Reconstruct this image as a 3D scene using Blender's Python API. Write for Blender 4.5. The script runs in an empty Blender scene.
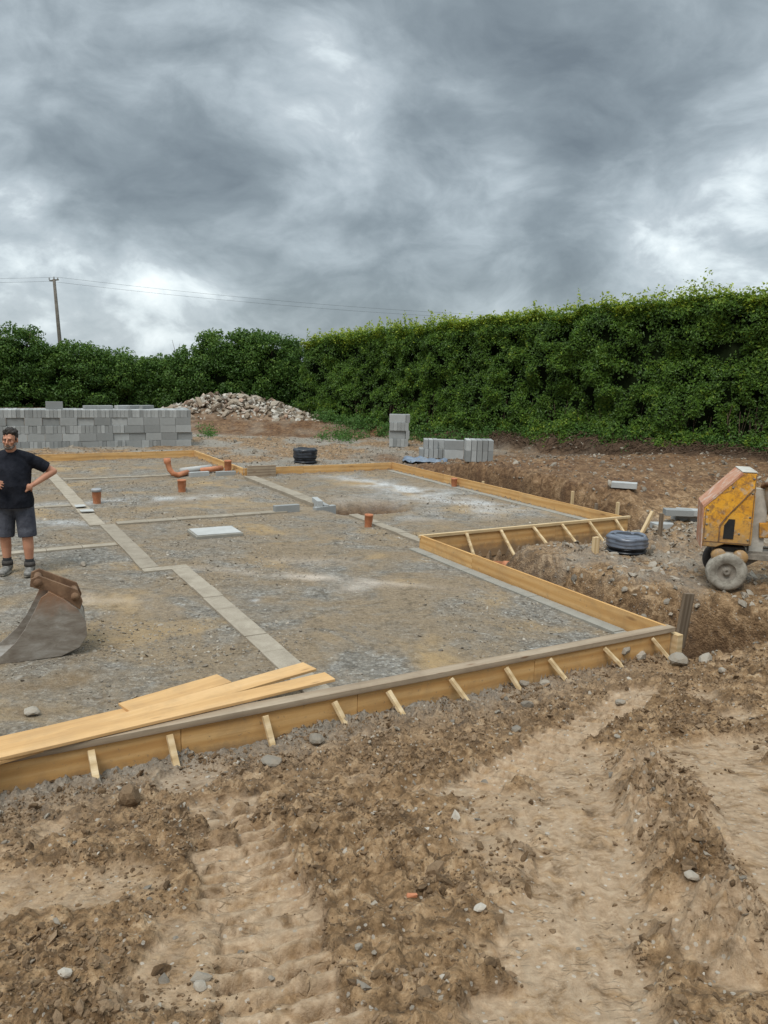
import bpy, bmesh, math, random
import numpy as np
from mathutils import Vector, Matrix, Euler
random.seed(7); rng = np.random.default_rng(11)
S = bpy.context.scene; C = S.collection
R_ = math.radians
# ------------------------------------------------------------------ camera
W, Hh, F, PIT, ROL, CZ = 768, 1024, 785.0, R_(10.3), R_(1.4), 2.4
def ray(px, py):
    x = px - W/2; y = -(py - Hh/2); c, s = math.cos(ROL), math.sin(ROL)
    x, y = c*x - s*y, s*x + c*y
    return Vector((x, F*math.cos(PIT) + y*math.sin(PIT), -F*math.sin(PIT) + y*math.cos(PIT))).normalized()
def P(px, py, z=0.0):                       # point of the level z seen at a pixel
    d = ray(px, py); t = (z - CZ)/d.z; return Vector((d.x*t, d.y*t, z))
def PY(px, py, Y):                          # point at depth Y seen at a pixel
    d = ray(px, py); t = Y/d.y; return Vector((d.x*t, Y, CZ + d.z*t))
cam = bpy.data.objects.new('camera', bpy.data.cameras.new('camera')); C.objects.link(cam)
c, s = math.cos(ROL), math.sin(ROL)
rt0 = Vector((1, 0, 0)); up0 = Vector((0, math.sin(PIT), math.cos(PIT))); fw = Vector((0, math.cos(PIT), -math.sin(PIT)))
rt = rt0*c + up0*s; up = rt0*(-s) + up0*c
m = Matrix((rt, up, -fw)).transposed().to_4x4(); m.translation = (0, 0, CZ); cam.matrix_world = m
cam.data.sensor_fit = 'VERTICAL'; cam.data.sensor_height = 36; cam.data.lens = F/Hh*36
cam.data.clip_start = 0.05; cam.data.clip_end = 5000
S.camera = cam
TH = R_(29.0); cu, su = math.cos(TH), math.sin(TH)
def UV(u, v, z=0.0): return Vector((cu*u - su*v, su*u + cu*v, z))
def toUV(x, y): return cu*x + su*y, -su*x + cu*y
# ------------------------------------------------------------------ noise (numpy)
def hsh(ix, iy, seed):
    n = (ix.astype(np.int64)*374761393 + iy.astype(np.int64)*668265263 + seed*1442695041) & 0xffffffff
    n = ((n ^ (n >> 13))*1274126177) & 0xffffffff
    n = ((n ^ (n >> 16))*2246822519) & 0xffffffff
    return ((n ^ (n >> 15)) & 0xffffff)/float(0xffffff)
def vnoise(x, y, seed=0):
    ix = np.floor(x); iy = np.floor(y); fx = x-ix; fy = y-iy
    fx = fx*fx*fx*(fx*(fx*6-15)+10); fy = fy*fy*fy*(fy*(fy*6-15)+10)
    a = hsh(ix, iy, seed); b = hsh(ix+1, iy, seed); c_ = hsh(ix, iy+1, seed); d = hsh(ix+1, iy+1, seed)
    return (a+(b-a)*fx)*(1-fy) + (c_+(d-c_)*fx)*fy
def fbm(x, y, seed=0, o=4, g=.5):
    t = 0; a = 1; s_ = 0
    for k in range(o):
        t = t + a*(vnoise(x, y, seed+k*17)-.5); s_ += a; a *= g; x, y = x*1.93+y*.47+5.2, y*1.93-x*.47+1.7
    return t/s_*2
def worley(x, y, seed=0):
    ix = np.floor(x); iy = np.floor(y); best = np.full(np.shape(x), 9.0); 
    for dx in (-1, 0, 1):
        for dy in (-1, 0, 1):
            jx = ix+dx; jy = iy+dy
            d = (jx+hsh(jx, jy, seed)-x)**2 + (jy+hsh(jx, jy, seed+91)-y)**2
            best = np.minimum(best, d)
    return np.sqrt(best)
def sm(a, b, x):
    t = np.clip((x-a)/(b-a), 0, 1); return t*t*(3-2*t)
# ------------------------------------------------------------------ house plan (metres, u along the front, v into the site)
UF, VF, VA, UA, VB, VN = 5.54, 4.66, 8.94, 9.33, 16.48, 20.4
ZT = 0.185
def segd(x, y, pts):
    best = np.full(np.shape(x), 99.0); along = np.zeros(np.shape(x)); L = 0; side = np.zeros(np.shape(x))
    for (ax, ay), (bx, by) in zip(pts[:-1], pts[1:]):
        dx, dy = bx-ax, by-ay; l = math.hypot(dx, dy)
        t = np.clip(((x-ax)*dx+(y-ay)*dy)/l/l, 0, 1)
        d = np.hypot(x-ax-t*dx, y-ay-t*dy); sd = ((x-ax)*dy-(y-ay)*dx)/l
        k = d < best; best = np.where(k, d, best); along = np.where(k, L+t*l, along); side = np.where(k, sd, side); L += l
    return best, along, side
def pp(px, py, z): q = P(px, py, z); return (q.x, q.y)
TR1 = [pp(225, 800, .15), pp(262, 900, .42), pp(300, 1024, .62), pp(330, 1150, .75)]            # ribbed track, left
TR2 = [pp(560, 760, .1), pp(575, 850, .35), pp(560, 950, .5), pp(545, 1100, .7)]               # smooth wide wheel path
TR3 = [pp(640, 700, .02), pp(560, 740, .1), pp(470, 790, .2)]                                   # short lug marks
TR4 = [pp(720, 770, .1), pp(768, 860, .3), pp(790, 950, .4)]
CLR = [pp(640, 770, .2), pp(655, 830, .3), pp(700, 900, .4), pp(740, 960, .5)]                  # churned ridge
HA = P(343, 425, .3); HB = P(768, 464, .3)
HD = (HB-HA); HD.z = 0; HLEN = HD.length; HD.normalize(); HN = Vector((HD.y, -HD.x, 0))         # HN points to the site
if HN.y > 0: HN = -HN
def terrain(x, y, fine=True):
    x = np.asarray(x, float); y = np.asarray(y, float)
    u, v = toUV(x, y)
    wu = u + .16*fbm(x*1.1, y*1.1, 3); wv = v + .16*fbm(x*1.1, y*1.1, 5)
    pad = np.minimum(sm(-.015, .015, UF-u), np.minimum(sm(-.015, .015, v-VF), sm(-.05, .05, VN-v)))
    pad = np.maximum(pad, np.minimum(sm(-.03, .03, UA-u), np.minimum(sm(-.02, .02, v-VA), sm(-.05, .05, VB-v))))
    # ---- outside ground
    d = np.maximum(VF - v, 0)
    rgt = sm(5.4, 6.6, u)
    front = -.10 + .09*rgt + .197*np.minimum(d, 4.6) + .05*sm(0, .5, d)*fbm(x*.9, y*.9, 8)
    outer = 0.02 + .05*fbm(x*.5, y*.5, 9)
    z = np.where(v < VF, front, outer)
    # pit round the near corner and trench along the right hand wall
    tr = sm(5.45, 5.6, u)*(1-sm(6.2, 6.6, wu))*sm(4.5, 4.9, wv)*(1-sm(8.4, 9.2, wv))
    pit = sm(5.5, 5.7, u)*(1-sm(6.9, 7.2, wu))*sm(4.18, 4.42, wv)*(1-sm(5.3, 5.8, wv))
    tr2 = sm(5.5, 5.7, u)*(1-sm(9.6, 10.2, wu))*sm(8.05, 8.5, wv)*(1-sm(8.95, 9.05, v))*.45
    z = z - .88*np.maximum(np.maximum(tr, pit), tr2)*(1+.25*fbm(x*2.5, y*2.5, 30))
    ridge = np.exp(-((wu-7.0)/.45)**2)*sm(5.6, 6.4, v)*(1-sm(8.0, 8.6, v))
    z = z + .10*ridge
    mound = np.exp(-((u-9.0)/.8)**2-((v-7.5)/.45)**2)
    z = z + .26*mound*(1+.6*fbm(x*4, y*4, 31))
    # right hand side: trench beyond the arm, cut bank, shelf
    t3 = sm(UA+.03, UA+.12, u)*(1-sm(10.0, 10.28, wu))*sm(8.6, 9.2, v)*(1-sm(13.8, 16.2, v))
    z = z - .62*t3
    shelf = sm(9.95, 10.35, wu + .25*fbm(x*3, y*3, 16))*sm(9.2, 10.4, v)
    z = z + .36*shelf*(1-sm(13.5, 17.5, v)) + .07*shelf*fbm(x*2.1, y*2.1, 12)
    # hedge bank
    hs = (x-HA.x)*HD.x + (y-HA.y)*HD.y; hd = (x-HA.x)*HN.x + (y-HA.y)*HN.y
    bank = (1-sm(.0, .75, hd + .25*fbm(x*1.5, y*1.5, 14)))
    z = z*(1-bank) + (.38+.22*sm(6, 10, hs))*bank
    # rise to the rubble at the back
    back = sm(27.0, 29.8, y + .7*fbm(x*.6, y*.6, 15))*(1-bank)*(1-sm(-1.5, 3, x))
    z = z + .42*back
    far = sm(36, 60, np.hypot(x, y)); z = z*(1-far) + .3*far
    rough_out = (1-pad)*(1-far)
    z = z*(1-pad)
    # depression where the inner walls stop
    dep = np.exp(-((u-6.38)/.62)**4-((v-12.15)/.5)**4)
    z = z - .3*dep*(1+.5*fbm(x*4, y*4, 19))
    # ---- mud detail
    near = (v < VF+.05)
    d1, a1, s1 = segd(x, y, TR1); d2, a2, s2 = segd(x, y, TR2); d3, a3, s3 = segd(x, y, TR3); d4, a4, s4 = segd(x, y, TR4)
    dc, ac, _ = segd(x, y, CLR)
    wob = .075*fbm(x*5, y*5, 21)
    k1 = (1-sm(.17, .215, d1+wob))*sm(-.42, -.1, fbm(x*3.2, y*3.2, 22)); k2 = (1-sm(.16, .34, d2+wob*3))*sm(-.6, -.3, fbm(x*2.6, y*2.6, 24)); k3 = (1-sm(.14, .2, d3+wob)); k4 = (1-sm(.16, .26, d4+wob))
    nr = near.astype(float)*(1-pad)
    k1 *= nr; k2 *= nr; k3 *= nr; k4 *= nr
    smooth = np.clip(np.maximum(np.maximum(k1, k2), np.maximum(k3, k4)), 0, 1)
    patch = sm(.10, .34, fbm(x*1.7, y*1.7, 23))*.8
    smooth2 = np.maximum(smooth, patch*nr)
    clod = np.clip(1-smooth2, 0, 1)*rough_out
    clod = np.maximum(clod, (1-sm(.06, .2, dc+wob*2))*nr)
    edge = (np.exp(-((np.abs(d1)-.235)/.035)**2)*.035 + np.exp(-((d2-.34)/.05)**2)*.03)*nr
    z = z + .4*edge*np.clip(.6+1.4*fbm(x*4, y*4, 25), 0, 2) - .018*k1 - .016*k2 - .014*k3 - .012*k4
    w1 = worley(x*11+.4*fbm(x*8, y*8, 2), y*11, 33); w2 = worley(x*26, y*26, 35)
    lump = (1-np.clip(w1, 0, 1))**1.5*.045 + (1-np.clip(w2, 0, 1))**1.5*.022 + (1-np.clip(worley(x*44, y*44, 36), 0, 1))*.014
    zf = clod*(lump*(.75+1.0*np.clip(fbm(x*2.3, y*2.3, 37)+.4, 0, 1.2)) + .03*fbm(x*3.1, y*3.1, 39))
    zf = zf + (1-sm(.05, .2, dc))*nr*(.018+lump*1.1)
    ribA = np.clip(np.sin(a1*2*math.pi/.115 + .8*fbm(x*3, y*3, 41))*1.6, -.8, 1)*.036*k1*(1-np.exp(-(s1/.03)**2)*.7)*(.35+.65*sm(-.4, .3, fbm(x*2.2, y*2.2, 42)))
    ribC = np.clip(np.sin(a3*2*math.pi/.12), -.5, 1)*.020*k3
    ribB = .003*np.sin(s2*2*math.pi/.07+2*fbm(x*2, y*2, 43, 2))*k2 + .003*fbm(x*6, y*6, 47, 3)*k2
    zf = zf + ribA + ribB + ribC + .020*fbm(x*13, y*13, 45, 3)*rough_out*clod*(.5+1.0*np.clip(.3+fbm(x*4, y*4, 46), 0, 1)) + .012*smooth2*fbm(x*2.5, y*2.5, 49, 3)*nr
    zf = zf + pad*(.012*fbm(x*1.2, y*1.2, 51) + .006*fbm(x*9, y*9, 53, 3)) 
    fadeo = 1-sm(18, 30, np.hypot(x, y))
    z = z + zf*np.where(near, 1, .35+.65*fadeo)
    # ---- masks
    green = np.maximum(far, bank*(1-sm(.3, .9, hd))*0)
    return dict(z=z, pad=pad, clod=np.clip(clod, 0, 1), smooth=smooth2, far=far, bank=bank, hd=hd, hs=hs, back=back, shelf=shelf, t3=t3, dep=dep, cut=np.clip(np.maximum(np.maximum(tr, pit), np.maximum(t3, tr2)), 0, 1), u=u, v=v, fr=nr)
def Z(x, y): return float(terrain(np.array([x]), np.array([y]))['z'][0])
def G(px, py):                              # ground point seen at a pixel
    d = ray(px, py); t_ = np.arange(2.0, 60.0, .04); g_ = terrain(d.x*t_, d.y*t_)['z']; k = np.argmax(CZ+d.z*t_ < g_); t0 = t_[k]
    return Vector((d.x*t0, d.y*t0, g_[k]))
# ------------------------------------------------------------------ nodes / materials
def newmat(name):
    m_ = bpy.data.materials.new(name); m_.use_nodes = True; nt = m_.node_tree
    for n in list(nt.nodes): nt.nodes.remove(n)
    return m_, nt
class N:
    def __init__(s_, nt): s_.nt = nt
    def n(s_, t, **k):
        nd = s_.nt.nodes.new(t)
        for a, b in k.items():
            if a in nd.inputs.keys() if isinstance(a, str) else False: pass
            setattr(nd, a, b)
        return nd
    def lk(s_, a, b): s_.nt.links.new(a, b)
    def val(s_, inp, v_):
        if hasattr(v_, 'is_output') or isinstance(v_, bpy.types.NodeSocket): s_.lk(v_, inp)
        else: inp.default_value = v_
    def math(s_, op, a, b=0.0, cl=False):
        nd = s_.n('ShaderNodeMath', operation=op, use_clamp=cl); s_.val(nd.inputs[0], a); s_.val(nd.inputs[1], b); return nd.outputs[0]
    def noise(s_, vec, sc, det=4, ro=.55, dist=0, out=0):
        nd = s_.n('ShaderNodeTexNoise'); nd.inputs['Scale'].default_value = sc; nd.inputs['Detail'].default_value = det
        nd.inputs['Roughness'].default_value = ro; nd.inputs['Distortion'].default_value = dist
        if vec is not None: s_.lk(vec, nd.inputs['Vector'])
        return nd.outputs[out]
    def vor(s_, vec, sc, feat='F1', out='Distance'):
        nd = s_.n('ShaderNodeTexVoronoi', feature=feat); nd.inputs['Scale'].default_value = sc
        if vec is not None: s_.lk(vec, nd.inputs['Vector'])
        return nd.outputs[out]
    def ramp(s_, f, stops, interp='LINEAR'):
        nd = s_.n('ShaderNodeValToRGB'); cr = nd.color_ramp; cr.interpolation = interp
        while len(cr.elements) < len(stops): cr.elements.new(.5)
        for e, (p_, c_) in zip(cr.elements, stops):
            e.position = p_; e.color = (c_, c_, c_, 1) if isinstance(c_, (int, float)) else (*c_, 1)
        s_.lk(f, nd.inputs[0]); return nd.outputs[0]
    def mix(s_, f, a, b, mode='MIX'):
        nd = s_.n('ShaderNodeMix', data_type='RGBA', blend_type=mode)
        s_.val(nd.inputs[0], f)
        for i_, q in ((6, a), (7, b)):
            if isinstance(q, tuple): nd.inputs[i_].default_value = (*q, 1) if len(q) == 3 else q
            else: s_.lk(q, nd.inputs[i_])
        return nd.outputs[2]
    def mapr(s_, vec, sc=(1, 1, 1), rot=(0, 0, 0), loc=(0, 0, 0)):
        nd = s_.n('ShaderNodeMapping'); nd.inputs['Scale'].default_value = sc; nd.inputs['Rotation'].default_value = rot; nd.inputs['Location'].default_value = loc
        s_.lk(vec, nd.inputs['Vector']); return nd.outputs[0]
    def coord(s_, w='Object'): return s_.n('ShaderNodeTexCoord').outputs[w]
    def attr(s_, name): return s_.n('ShaderNodeAttribute', attribute_name=name).outputs['Fac']
    def out(s_, col, rough=.8, bump=None, bd=.01, bs=1.0, metal=0.0, spec=.3, coat=0, normal_in=None):
        b = s_.n('ShaderNodeBsdfPrincipled')
        if isinstance(col, tuple): b.inputs['Base Color'].default_value = (*col, 1)
        else: s_.lk(col, b.inputs['Base Color'])
        s_.val(b.inputs['Roughness'], rough); s_.val(b.inputs['Metallic'], metal); b.inputs['Specular IOR Level'].default_value = spec
        if bump is not None:
            bp = s_.n('ShaderNodeBump'); bp.inputs['Distance'].default_value = bd; bp.inputs['Strength'].default_value = bs
            s_.lk(bump, bp.inputs['Height']); s_.lk(bp.outputs[0], b.inputs['Normal'])
        o = s_.n('ShaderNodeOutputMaterial'); s_.lk(b.outputs[0], o.inputs[0]); return b
M = {}
def mk(name):
    m_, nt = newmat(name); M[name] = m_; return N(nt)
# ground
g = mk('ground'); co = g.coord('Object')
mudn = g.noise(co, 2.2, 6, .6, .4); fine = g.noise(co, 26, 5, .65); tiny = g.vor(co, 70, 'F1', 'Color'); blot = g.noise(co, .8, 4, .6, .6)
mid = g.noise(co, 8, 6, .7, .8)
mud = g.ramp(mid, [(.3, (.060, .034, .016)), (.44, (.165, .097, .045)), (.56, (.31, .195, .10)), (.70, (.48, .34, .205))])
lite = g.ramp(fine, [(.3, (.21, .135, .072)), (.50, (.36, .245, .148)), (.72, (.52, .38, .25))])
strk = g.noise(g.mapr(co, (9, 1.2, 1), (0, 0, R_(4))), 2.5, 5, .6)
lite = g.mix(g.ramp(strk, [(.35, 0.0), (.7, .7)]), lite, (.36, .27, .18))
sm_a = g.attr('smooth'); mudc = g.mix(g.math('MULTIPLY', sm_a, g.ramp(g.noise(co, 6.5, 6, .72, .8), [(.38, .1), (.52, .95)])), mud, lite)
# little stones pressed in the mud
stn = g.vor(co, 38, 'F1', 'Distance'); stc = g.vor(co, 38, 'F1', 'Color')
sep = g.n('ShaderNodeSeparateColor'); g.lk(stc, sep.inputs[0])
ston = g.math('MULTIPLY', g.math('GREATER_THAN', sep.outputs[0], .86), g.math('LESS_THAN', stn, .3))
mudc = g.mix(g.math('MULTIPLY', ston, .6), mudc, g.mix(sep.outputs[1], (.30, .27, .22), (.52, .47, .4)))
# grey crushed stone pad
gv = g.vor(co, 46, 'F1', 'Color'); gs = g.n('ShaderNodeSeparateColor'); g.lk(gv, gs.inputs[0])
gv2 = g.vor(co, 19, 'F1', 'Color'); gs2 = g.n('ShaderNodeSeparateColor'); g.lk(gv2, gs2.inputs[0])
grav = g.ramp(gs.outputs[0], [(0, (.12, .105, .086)), (.5, (.20, .17, .132)), (.85, (.28, .245, .195)), (1, (.42, .395, .345))])
grav = g.mix(.35, grav, g.ramp(gs2.outputs[0], [(0, (.11, .098, .08)), (.6, (.25, .228, .19)), (1, (.42, .40, .36))]))
tanc = g.ramp(fine, [(.3, (.17, .118, .066)), (.7, (.35, .262, .165))])
tn = g.ramp(g.noise(co, .95, 6, .65, .9), [(.38, 0.0), (.56, .85)])
padc = g.mix(tn, grav, tanc)
och = g.ramp(g.noise(g.mapr(co, loc=(7, 3, 0)), .75, 5, .6, .5), [(.54, 0.0), (.68, .8)])
padc = g.mix(och, padc, (.40, .27, .13))
padc = g.mix(g.attr('chalk'), padc, g.mix(gs.outputs[1], (.38, .375, .36), (.66, .65, .63)))
padc = g.mix(g.attr('dust'), padc, (.56, .47, .38))
dk = g.ramp(g.noise(co, 5.5, 5, .75), [(.30, .55), (.5, 1.0)])
padc = g.mix(1.0, padc, dk, 'MULTIPLY')
col = g.mix(g.attr('pad'), mudc, padc)
# reddish brown dug earth
earth = g.ramp(mid, [(.3, (.042, .021, .010)), (.48, (.12, .060, .027)), (.64, (.225, .128, .062)), (.82, (.38, .27, .16))])
earth = g.mix(g.math('MULTIPLY', g.attr('cutm'), .75), earth, g.mix(mid, (.045, .026, .014), (.15, .09, .048)))  # moist earth in trenches and pit, darkened further to paint in their shade
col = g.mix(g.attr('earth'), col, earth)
col = g.mix(g.attr('greyg'), col, g.mix(.5, grav, (.30, .26, .21)))
col = g.mix(g.math('MULTIPLY', g.attr('humus'), .85), col, g.mix(mid, (.035, .022, .014), (.10, .062, .036)))
field = g.ramp(g.noise(co, .3, 5), [(.3, (.05, .08, .02)), (.7, (.09, .13, .035))])
col = g.mix(g.attr('far'), col, field)
wet = g.attr('wet'); col = g.mix(wet, col, (.20, .125, .055))
wob = g.math('ADD', g.math('MULTIPLY', fine, g.math('SUBTRACT', .55, g.math('MULTIPLY', sm_a, .35))), g.math('MULTIPLY', g.noise(co, 90, 4, .7), .25))
wob = g.math('ADD', wob, g.math('MULTIPLY', g.vor(co, 46), g.math('SUBTRACT', .5, g.math('MULTIPLY', sm_a, .46))))
wob = g.math('ADD', wob, g.math('MULTIPLY', g.math('MULTIPLY', strk, sm_a), .35))
crk = g.vor(g.mapr(g.mix(.06, co, g.noise(co, 6, 3, .6, 0, 1)), (13, 34, 13)), 1.0, 'DISTANCE_TO_EDGE'); crk = g.math('MULTIPLY', g.ramp(crk, [(0, 1.0), (.06, 0.0)]), g.ramp(g.noise(co, 9, 3), [(.54, 0.0), (.62, 1.0)])); wob = g.math('SUBTRACT', wob, g.math('MULTIPLY', g.math('MULTIPLY', crk, g.attr('smooth')), .22))
wob = g.math('ADD', wob, g.math('MULTIPLY', g.noise(co, 11, 6, .75), g.math('SUBTRACT', 1.3, g.math('MULTIPLY', sm_a, .95))))
rgh = g.math('SUBTRACT', .88, g.math('MULTIPLY', wet, .6))
g.out(col, rgh, wob, .022, 1.0, spec=.3)
# loose clods share the mud look; stones have their own
g = mk('clod'); co = g.coord('Object'); g.out(g.mix(g.attr('tint'), g.ramp(g.noise(co, 14, 6, .75, .8), [(.3, (.045, .026, .012)), (.52, (.13, .078, .038)), (.75, (.27, .18, .10))]), (.33, .225, .135)), .9, g.noise(co, 60, 5, .7), .012, 1.0)
g = mk('stone'); co = g.coord('Object'); t = g.attr('tint'); g.out(g.mix(g.ramp(g.noise(co, 22, 4), [(.4, 0.0), (.7, .6)]), g.ramp(t, [(0, (.14, .12, .095)), (.4, (.23, .20, .16)), (.75, (.31, .27, .215)), (1, (.46, .41, .34))]), (.27, .21, .15)), .85, g.noise(co, 55, 5, .7), .008, .7)
g = mk('rubble'); co = g.coord('Object'); t = g.attr('tint'); g.out(g.mix(g.ramp(g.noise(co, 4, 4), [(.45, 0.0), (.7, .5)]), g.ramp(t, [(0, (.16, .115, .08)), (.35, (.28, .225, .165)), (.6, (.37, .33, .27)), (.85, (.52, .49, .43)), (1, (.40, .24, .16))]), (.30, .22, .15)), .9, g.noise(co, 14, 5, .7), .03, .7)
# woods: grain along local x
def wood(name, c1, c2, c3, dirt=.3, sc=1.0, wk=.4, stain=False):
    g = mk(name); co = g.coord('Object'); st = g.mapr(co, (.7*sc, 9*sc, 9*sc)); oi = g.n('ShaderNodeObjectInfo').outputs['Random']
    ofs = g.n('ShaderNodeVectorMath', operation='ADD'); g.lk(st, ofs.inputs[0]); cmb = g.n('ShaderNodeCombineXYZ'); g.lk(g.math('MULTIPLY', oi, 37.0), cmb.inputs[0]); g.lk(g.math('MULTIPLY', oi, 11.0), cmb.inputs[2]); g.lk(cmb.outputs[0], ofs.inputs[1])
    v_ = ofs.outputs[0]
    gr = g.noise(v_, 1.6, 5, .6, 1.4); fn = g.noise(v_, 9, 4, .7, .3)
    wv = g.n('ShaderNodeTexWave', wave_type='RINGS'); wv.inputs['Scale'].default_value = .55; wv.inputs['Distortion'].default_value = 5; wv.inputs['Detail'].default_value = 3; wv.inputs['Detail Scale'].default_value = 1.2; g.lk(v_, wv.inputs['Vector'])
    a = g.math('ADD', g.math('MULTIPLY', gr, 1-wk), g.math('MULTIPLY', wv.outputs['Fac'], wk))
    colr = g.ramp(a, [(.25, c1), (.5, c2), (.8, c3)])
    colr = g.mix(g.math('MULTIPLY', g.ramp(fn, [(.35, 1.0), (.55, 0.0)]), .35), colr, c1)
    kn = g.vor(g.mapr(co, (2.2*sc, 9*sc, 9*sc)), 1.0); colr = g.mix(g.ramp(kn, [(.05, .8), (.13, 0.0)]), colr, (.16, .075, .03))
    dn = g.ramp(g.noise(co, 3.5, 6, .7, .5), [(.48, 0.0), (.72, dirt)]); colr = g.mix(dn, colr, (.20, .15, .10))
    colr = g.mix(g.math('MULTIPLY', oi, .4), colr, c1)
    if stain:
        sp_ = g.n('ShaderNodeSeparateXYZ'); g.lk(co, sp_.inputs[0]); hh_ = g.math('ADD', sp_.outputs[2], g.math('MULTIPLY', g.noise(co, 7, 6, .7), -.30)); mr_ = g.n('ShaderNodeMapRange'); g.lk(hh_, mr_.inputs[0]); mr_.inputs[1].default_value = -.27; mr_.inputs[2].default_value = -.15; mr_.inputs[3].default_value = .85; mr_.inputs[4].default_value = 0.0; colr = g.mix(mr_.outputs[0], colr, (.22, .15, .09)); colr = g.mix(g.ramp(g.noise(co, 30, 4, .7), [(.62, 0.0), (.68, .6)]), colr, (.24, .17, .11))
    g.out(colr, .75, fn, .002, .6, spec=.25)
wood('plywood', (.46, .245, .085), (.62, .37, .145), (.74, .49, .23), .35, .7, .28, True)
wood('timber', (.50, .35, .18), (.66, .49, .28), (.76, .60, .38), .3)
wood('rail_timber', (.23, .17, .115), (.33, .25, .17), (.42, .335, .24), .5)
wood('plank_wood', (.50, .29, .12), (.64, .40, .18), (.72, .48, .25), .35, 1.0, .25)
wood('dark_timber', (.12, .085, .055), (.19, .14, .095), (.27, .21, .15), .4)
def conc(name, c1, c2, rand=.25, sc=1.0, bd=.004):
    g = mk(name); co = g.coord('Object'); oi = g.n('ShaderNodeObjectInfo').outputs['Random']
    n1 = g.noise(co, 5*sc, 6, .65, .3); n2 = g.noise(co, 90*sc, 3, .7)
    k = g.math('ADD', g.math('MULTIPLY', n1, .6), g.math('MULTIPLY', n2, .4))
    colr = g.ramp(k, [(.3, c1), (.7, c2)])
    colr = g.mix(g.math('MULTIPLY', oi, rand), colr, tuple(q*.45 for q in c1))
    g.out(colr, .9, n2, bd, .6, spec=.2)
conc('block', (.33, .335, .32), (.48, .485, .47), .7)
conc('old_block', (.24, .225, .19), (.38, .355, .30), .3)
conc('dirty_course', (.23, .19, .14), (.45, .39, .305), .25, 1.0, .006)
conc('pale_slab', (.36, .355, .33), (.50, .495, .47), .0)
def plain(name, c1, c2, rough=.5, sc=6, spec=.4, metal=0.0, bd=.002, bsc=40):
    g = mk(name); co = g.coord('Object'); n1 = g.noise(co, sc, 6, .65, .5)
    g.out(g.ramp(n1, [(.35, c1), (.65, c2)]), rough, g.noise(co, bsc, 4, .6), bd, .5, metal, spec)
plain('mound_earth', (.10, .06, .035), (.26, .18, .12), .95, 3, .1, 0, .03, 12)
plain('clay_pipe', (.42, .15, .065), (.54, .235, .12), .6)
plain('black_plastic', (.012, .013, .016), (.04, .045, .055), .32)
plain('grey_film', (.10, .115, .145), (.17, .19, .23), .3, 3, .5)
plain('blue_sheet', (.10, .13, .18), (.22, .26, .31), .35, 4, .5, 0, .02, 5)
plain('grey_cap', (.28, .28, .28), (.4, .4, .4), .5)
plain('pole_wood', (.10, .085, .07), (.17, .15, .125), .9)
plain('wire', (.03, .03, .03), (.05, .05, .05), .6)
plain('bark', (.05, .036, .024), (.12, .088, .06), .95, 9, .1, 0, .01, 20)
plain('root', (.06, .038, .024), (.14, .092, .06), .95, 9, .1)
plain('rubber', (.17, .15, .12), (.40, .37, .31), .9, 11, .2, 0, .006, 30)
plain('dark_rubber', (.035, .032, .03), (.09, .08, .07), .85, 5, .2)
plain('mixer_frame', (.14, .12, .095), (.27, .235, .19), .7, 8)
plain('drum', (.36, .335, .285), (.54, .51, .45), .8, 7, .2)
plain('dark_hole', (.008, .008, .008), (.02, .02, .018), .7)
# yellow worn paint
g = mk('yellow_paint'); co = g.coord('Object'); n1 = g.noise(co, 5, 6, .7, .6); n2 = g.noise(co, 14, 5, .75, .4)
colr = g.ramp(n1, [(.3, (.46, .19, .022)), (.5, (.74, .35, .03)), (.72, (.82, .44, .05))])
colr = g.mix(g.ramp(n2, [(.48, 0.0), (.62, .85)]), colr, (.24, .12, .05)); sz_ = g.n('ShaderNodeSeparateXYZ'); g.lk(co, sz_.inputs[0]); dl = g.math('ADD', sz_.outputs[2], g.math('MULTIPLY', n1, -.9)); dmm = g.n('ShaderNodeMapRange'); g.lk(dl, dmm.inputs[0]); dmm.inputs[1].default_value = .0; dmm.inputs[2].default_value = .35; dmm.inputs[3].default_value = .75; dmm.inputs[4].default_value = 0.0; colr = g.mix(dmm.outputs[0], colr, (.26, .19, .12))
colr = g.mix(g.ramp(g.noise(g.mapr(co, loc=(3, 1, 2)), 7, 6, .7), [(.58, 0.0), (.68, .7)]), colr, (.47, .42, .35))
g.out(colr, .6, n2, .003, .6, spec=.35)
g = mk('splashed_paint'); co = g.coord('Object'); n1 = g.noise(co, 6, 6, .7, .6)
g.out(g.ramp(n1, [(.35, (.45, .19, .11)), (.52, (.50, .27, .17)), (.66, (.58, .5, .43))]), .7, n1, .004, .5)
# bucket steel
g = mk('bucket_steel'); co = g.coord('Object'); n1 = g.noise(g.mapr(co, (1, 1, 2.5)), 5, 6, .7, .5); n2 = g.noise(co, 3, 5, .6, .6)
colr = g.ramp(n1, [(.3, (.16, .125, .095)), (.52, (.27, .235, .195)), (.72, (.40, .37, .33))])
sx = g.n('ShaderNodeSeparateXYZ'); g.lk(co, sx.inputs[0])
zz = g.math('ADD', g.math('MULTIPLY', sx.outputs[2], 2.4), g.math('MULTIPLY', n2, 1.0))
colr = g.mix(g.ramp(zz, [(.0, 0.0), (1.0, 0.0)]), colr, (.3, .13, .05)); g.nt.links.remove(colr.node.inputs[0].links[0])
g.lk(g.math('MULTIPLY', g.math('SUBTRACT', zz, 1.3, True), 1.8, True), colr.node.inputs[0])
g.out(colr, .5, n1, .004, .6, metal=.25, spec=.4)
plain('rust', (.12, .068, .040), (.24, .145, .085), .85, 9, .2)
plain('bright_edge', (.40, .38, .35), (.55, .53, .5), .45, 8, .5, .4)
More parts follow.
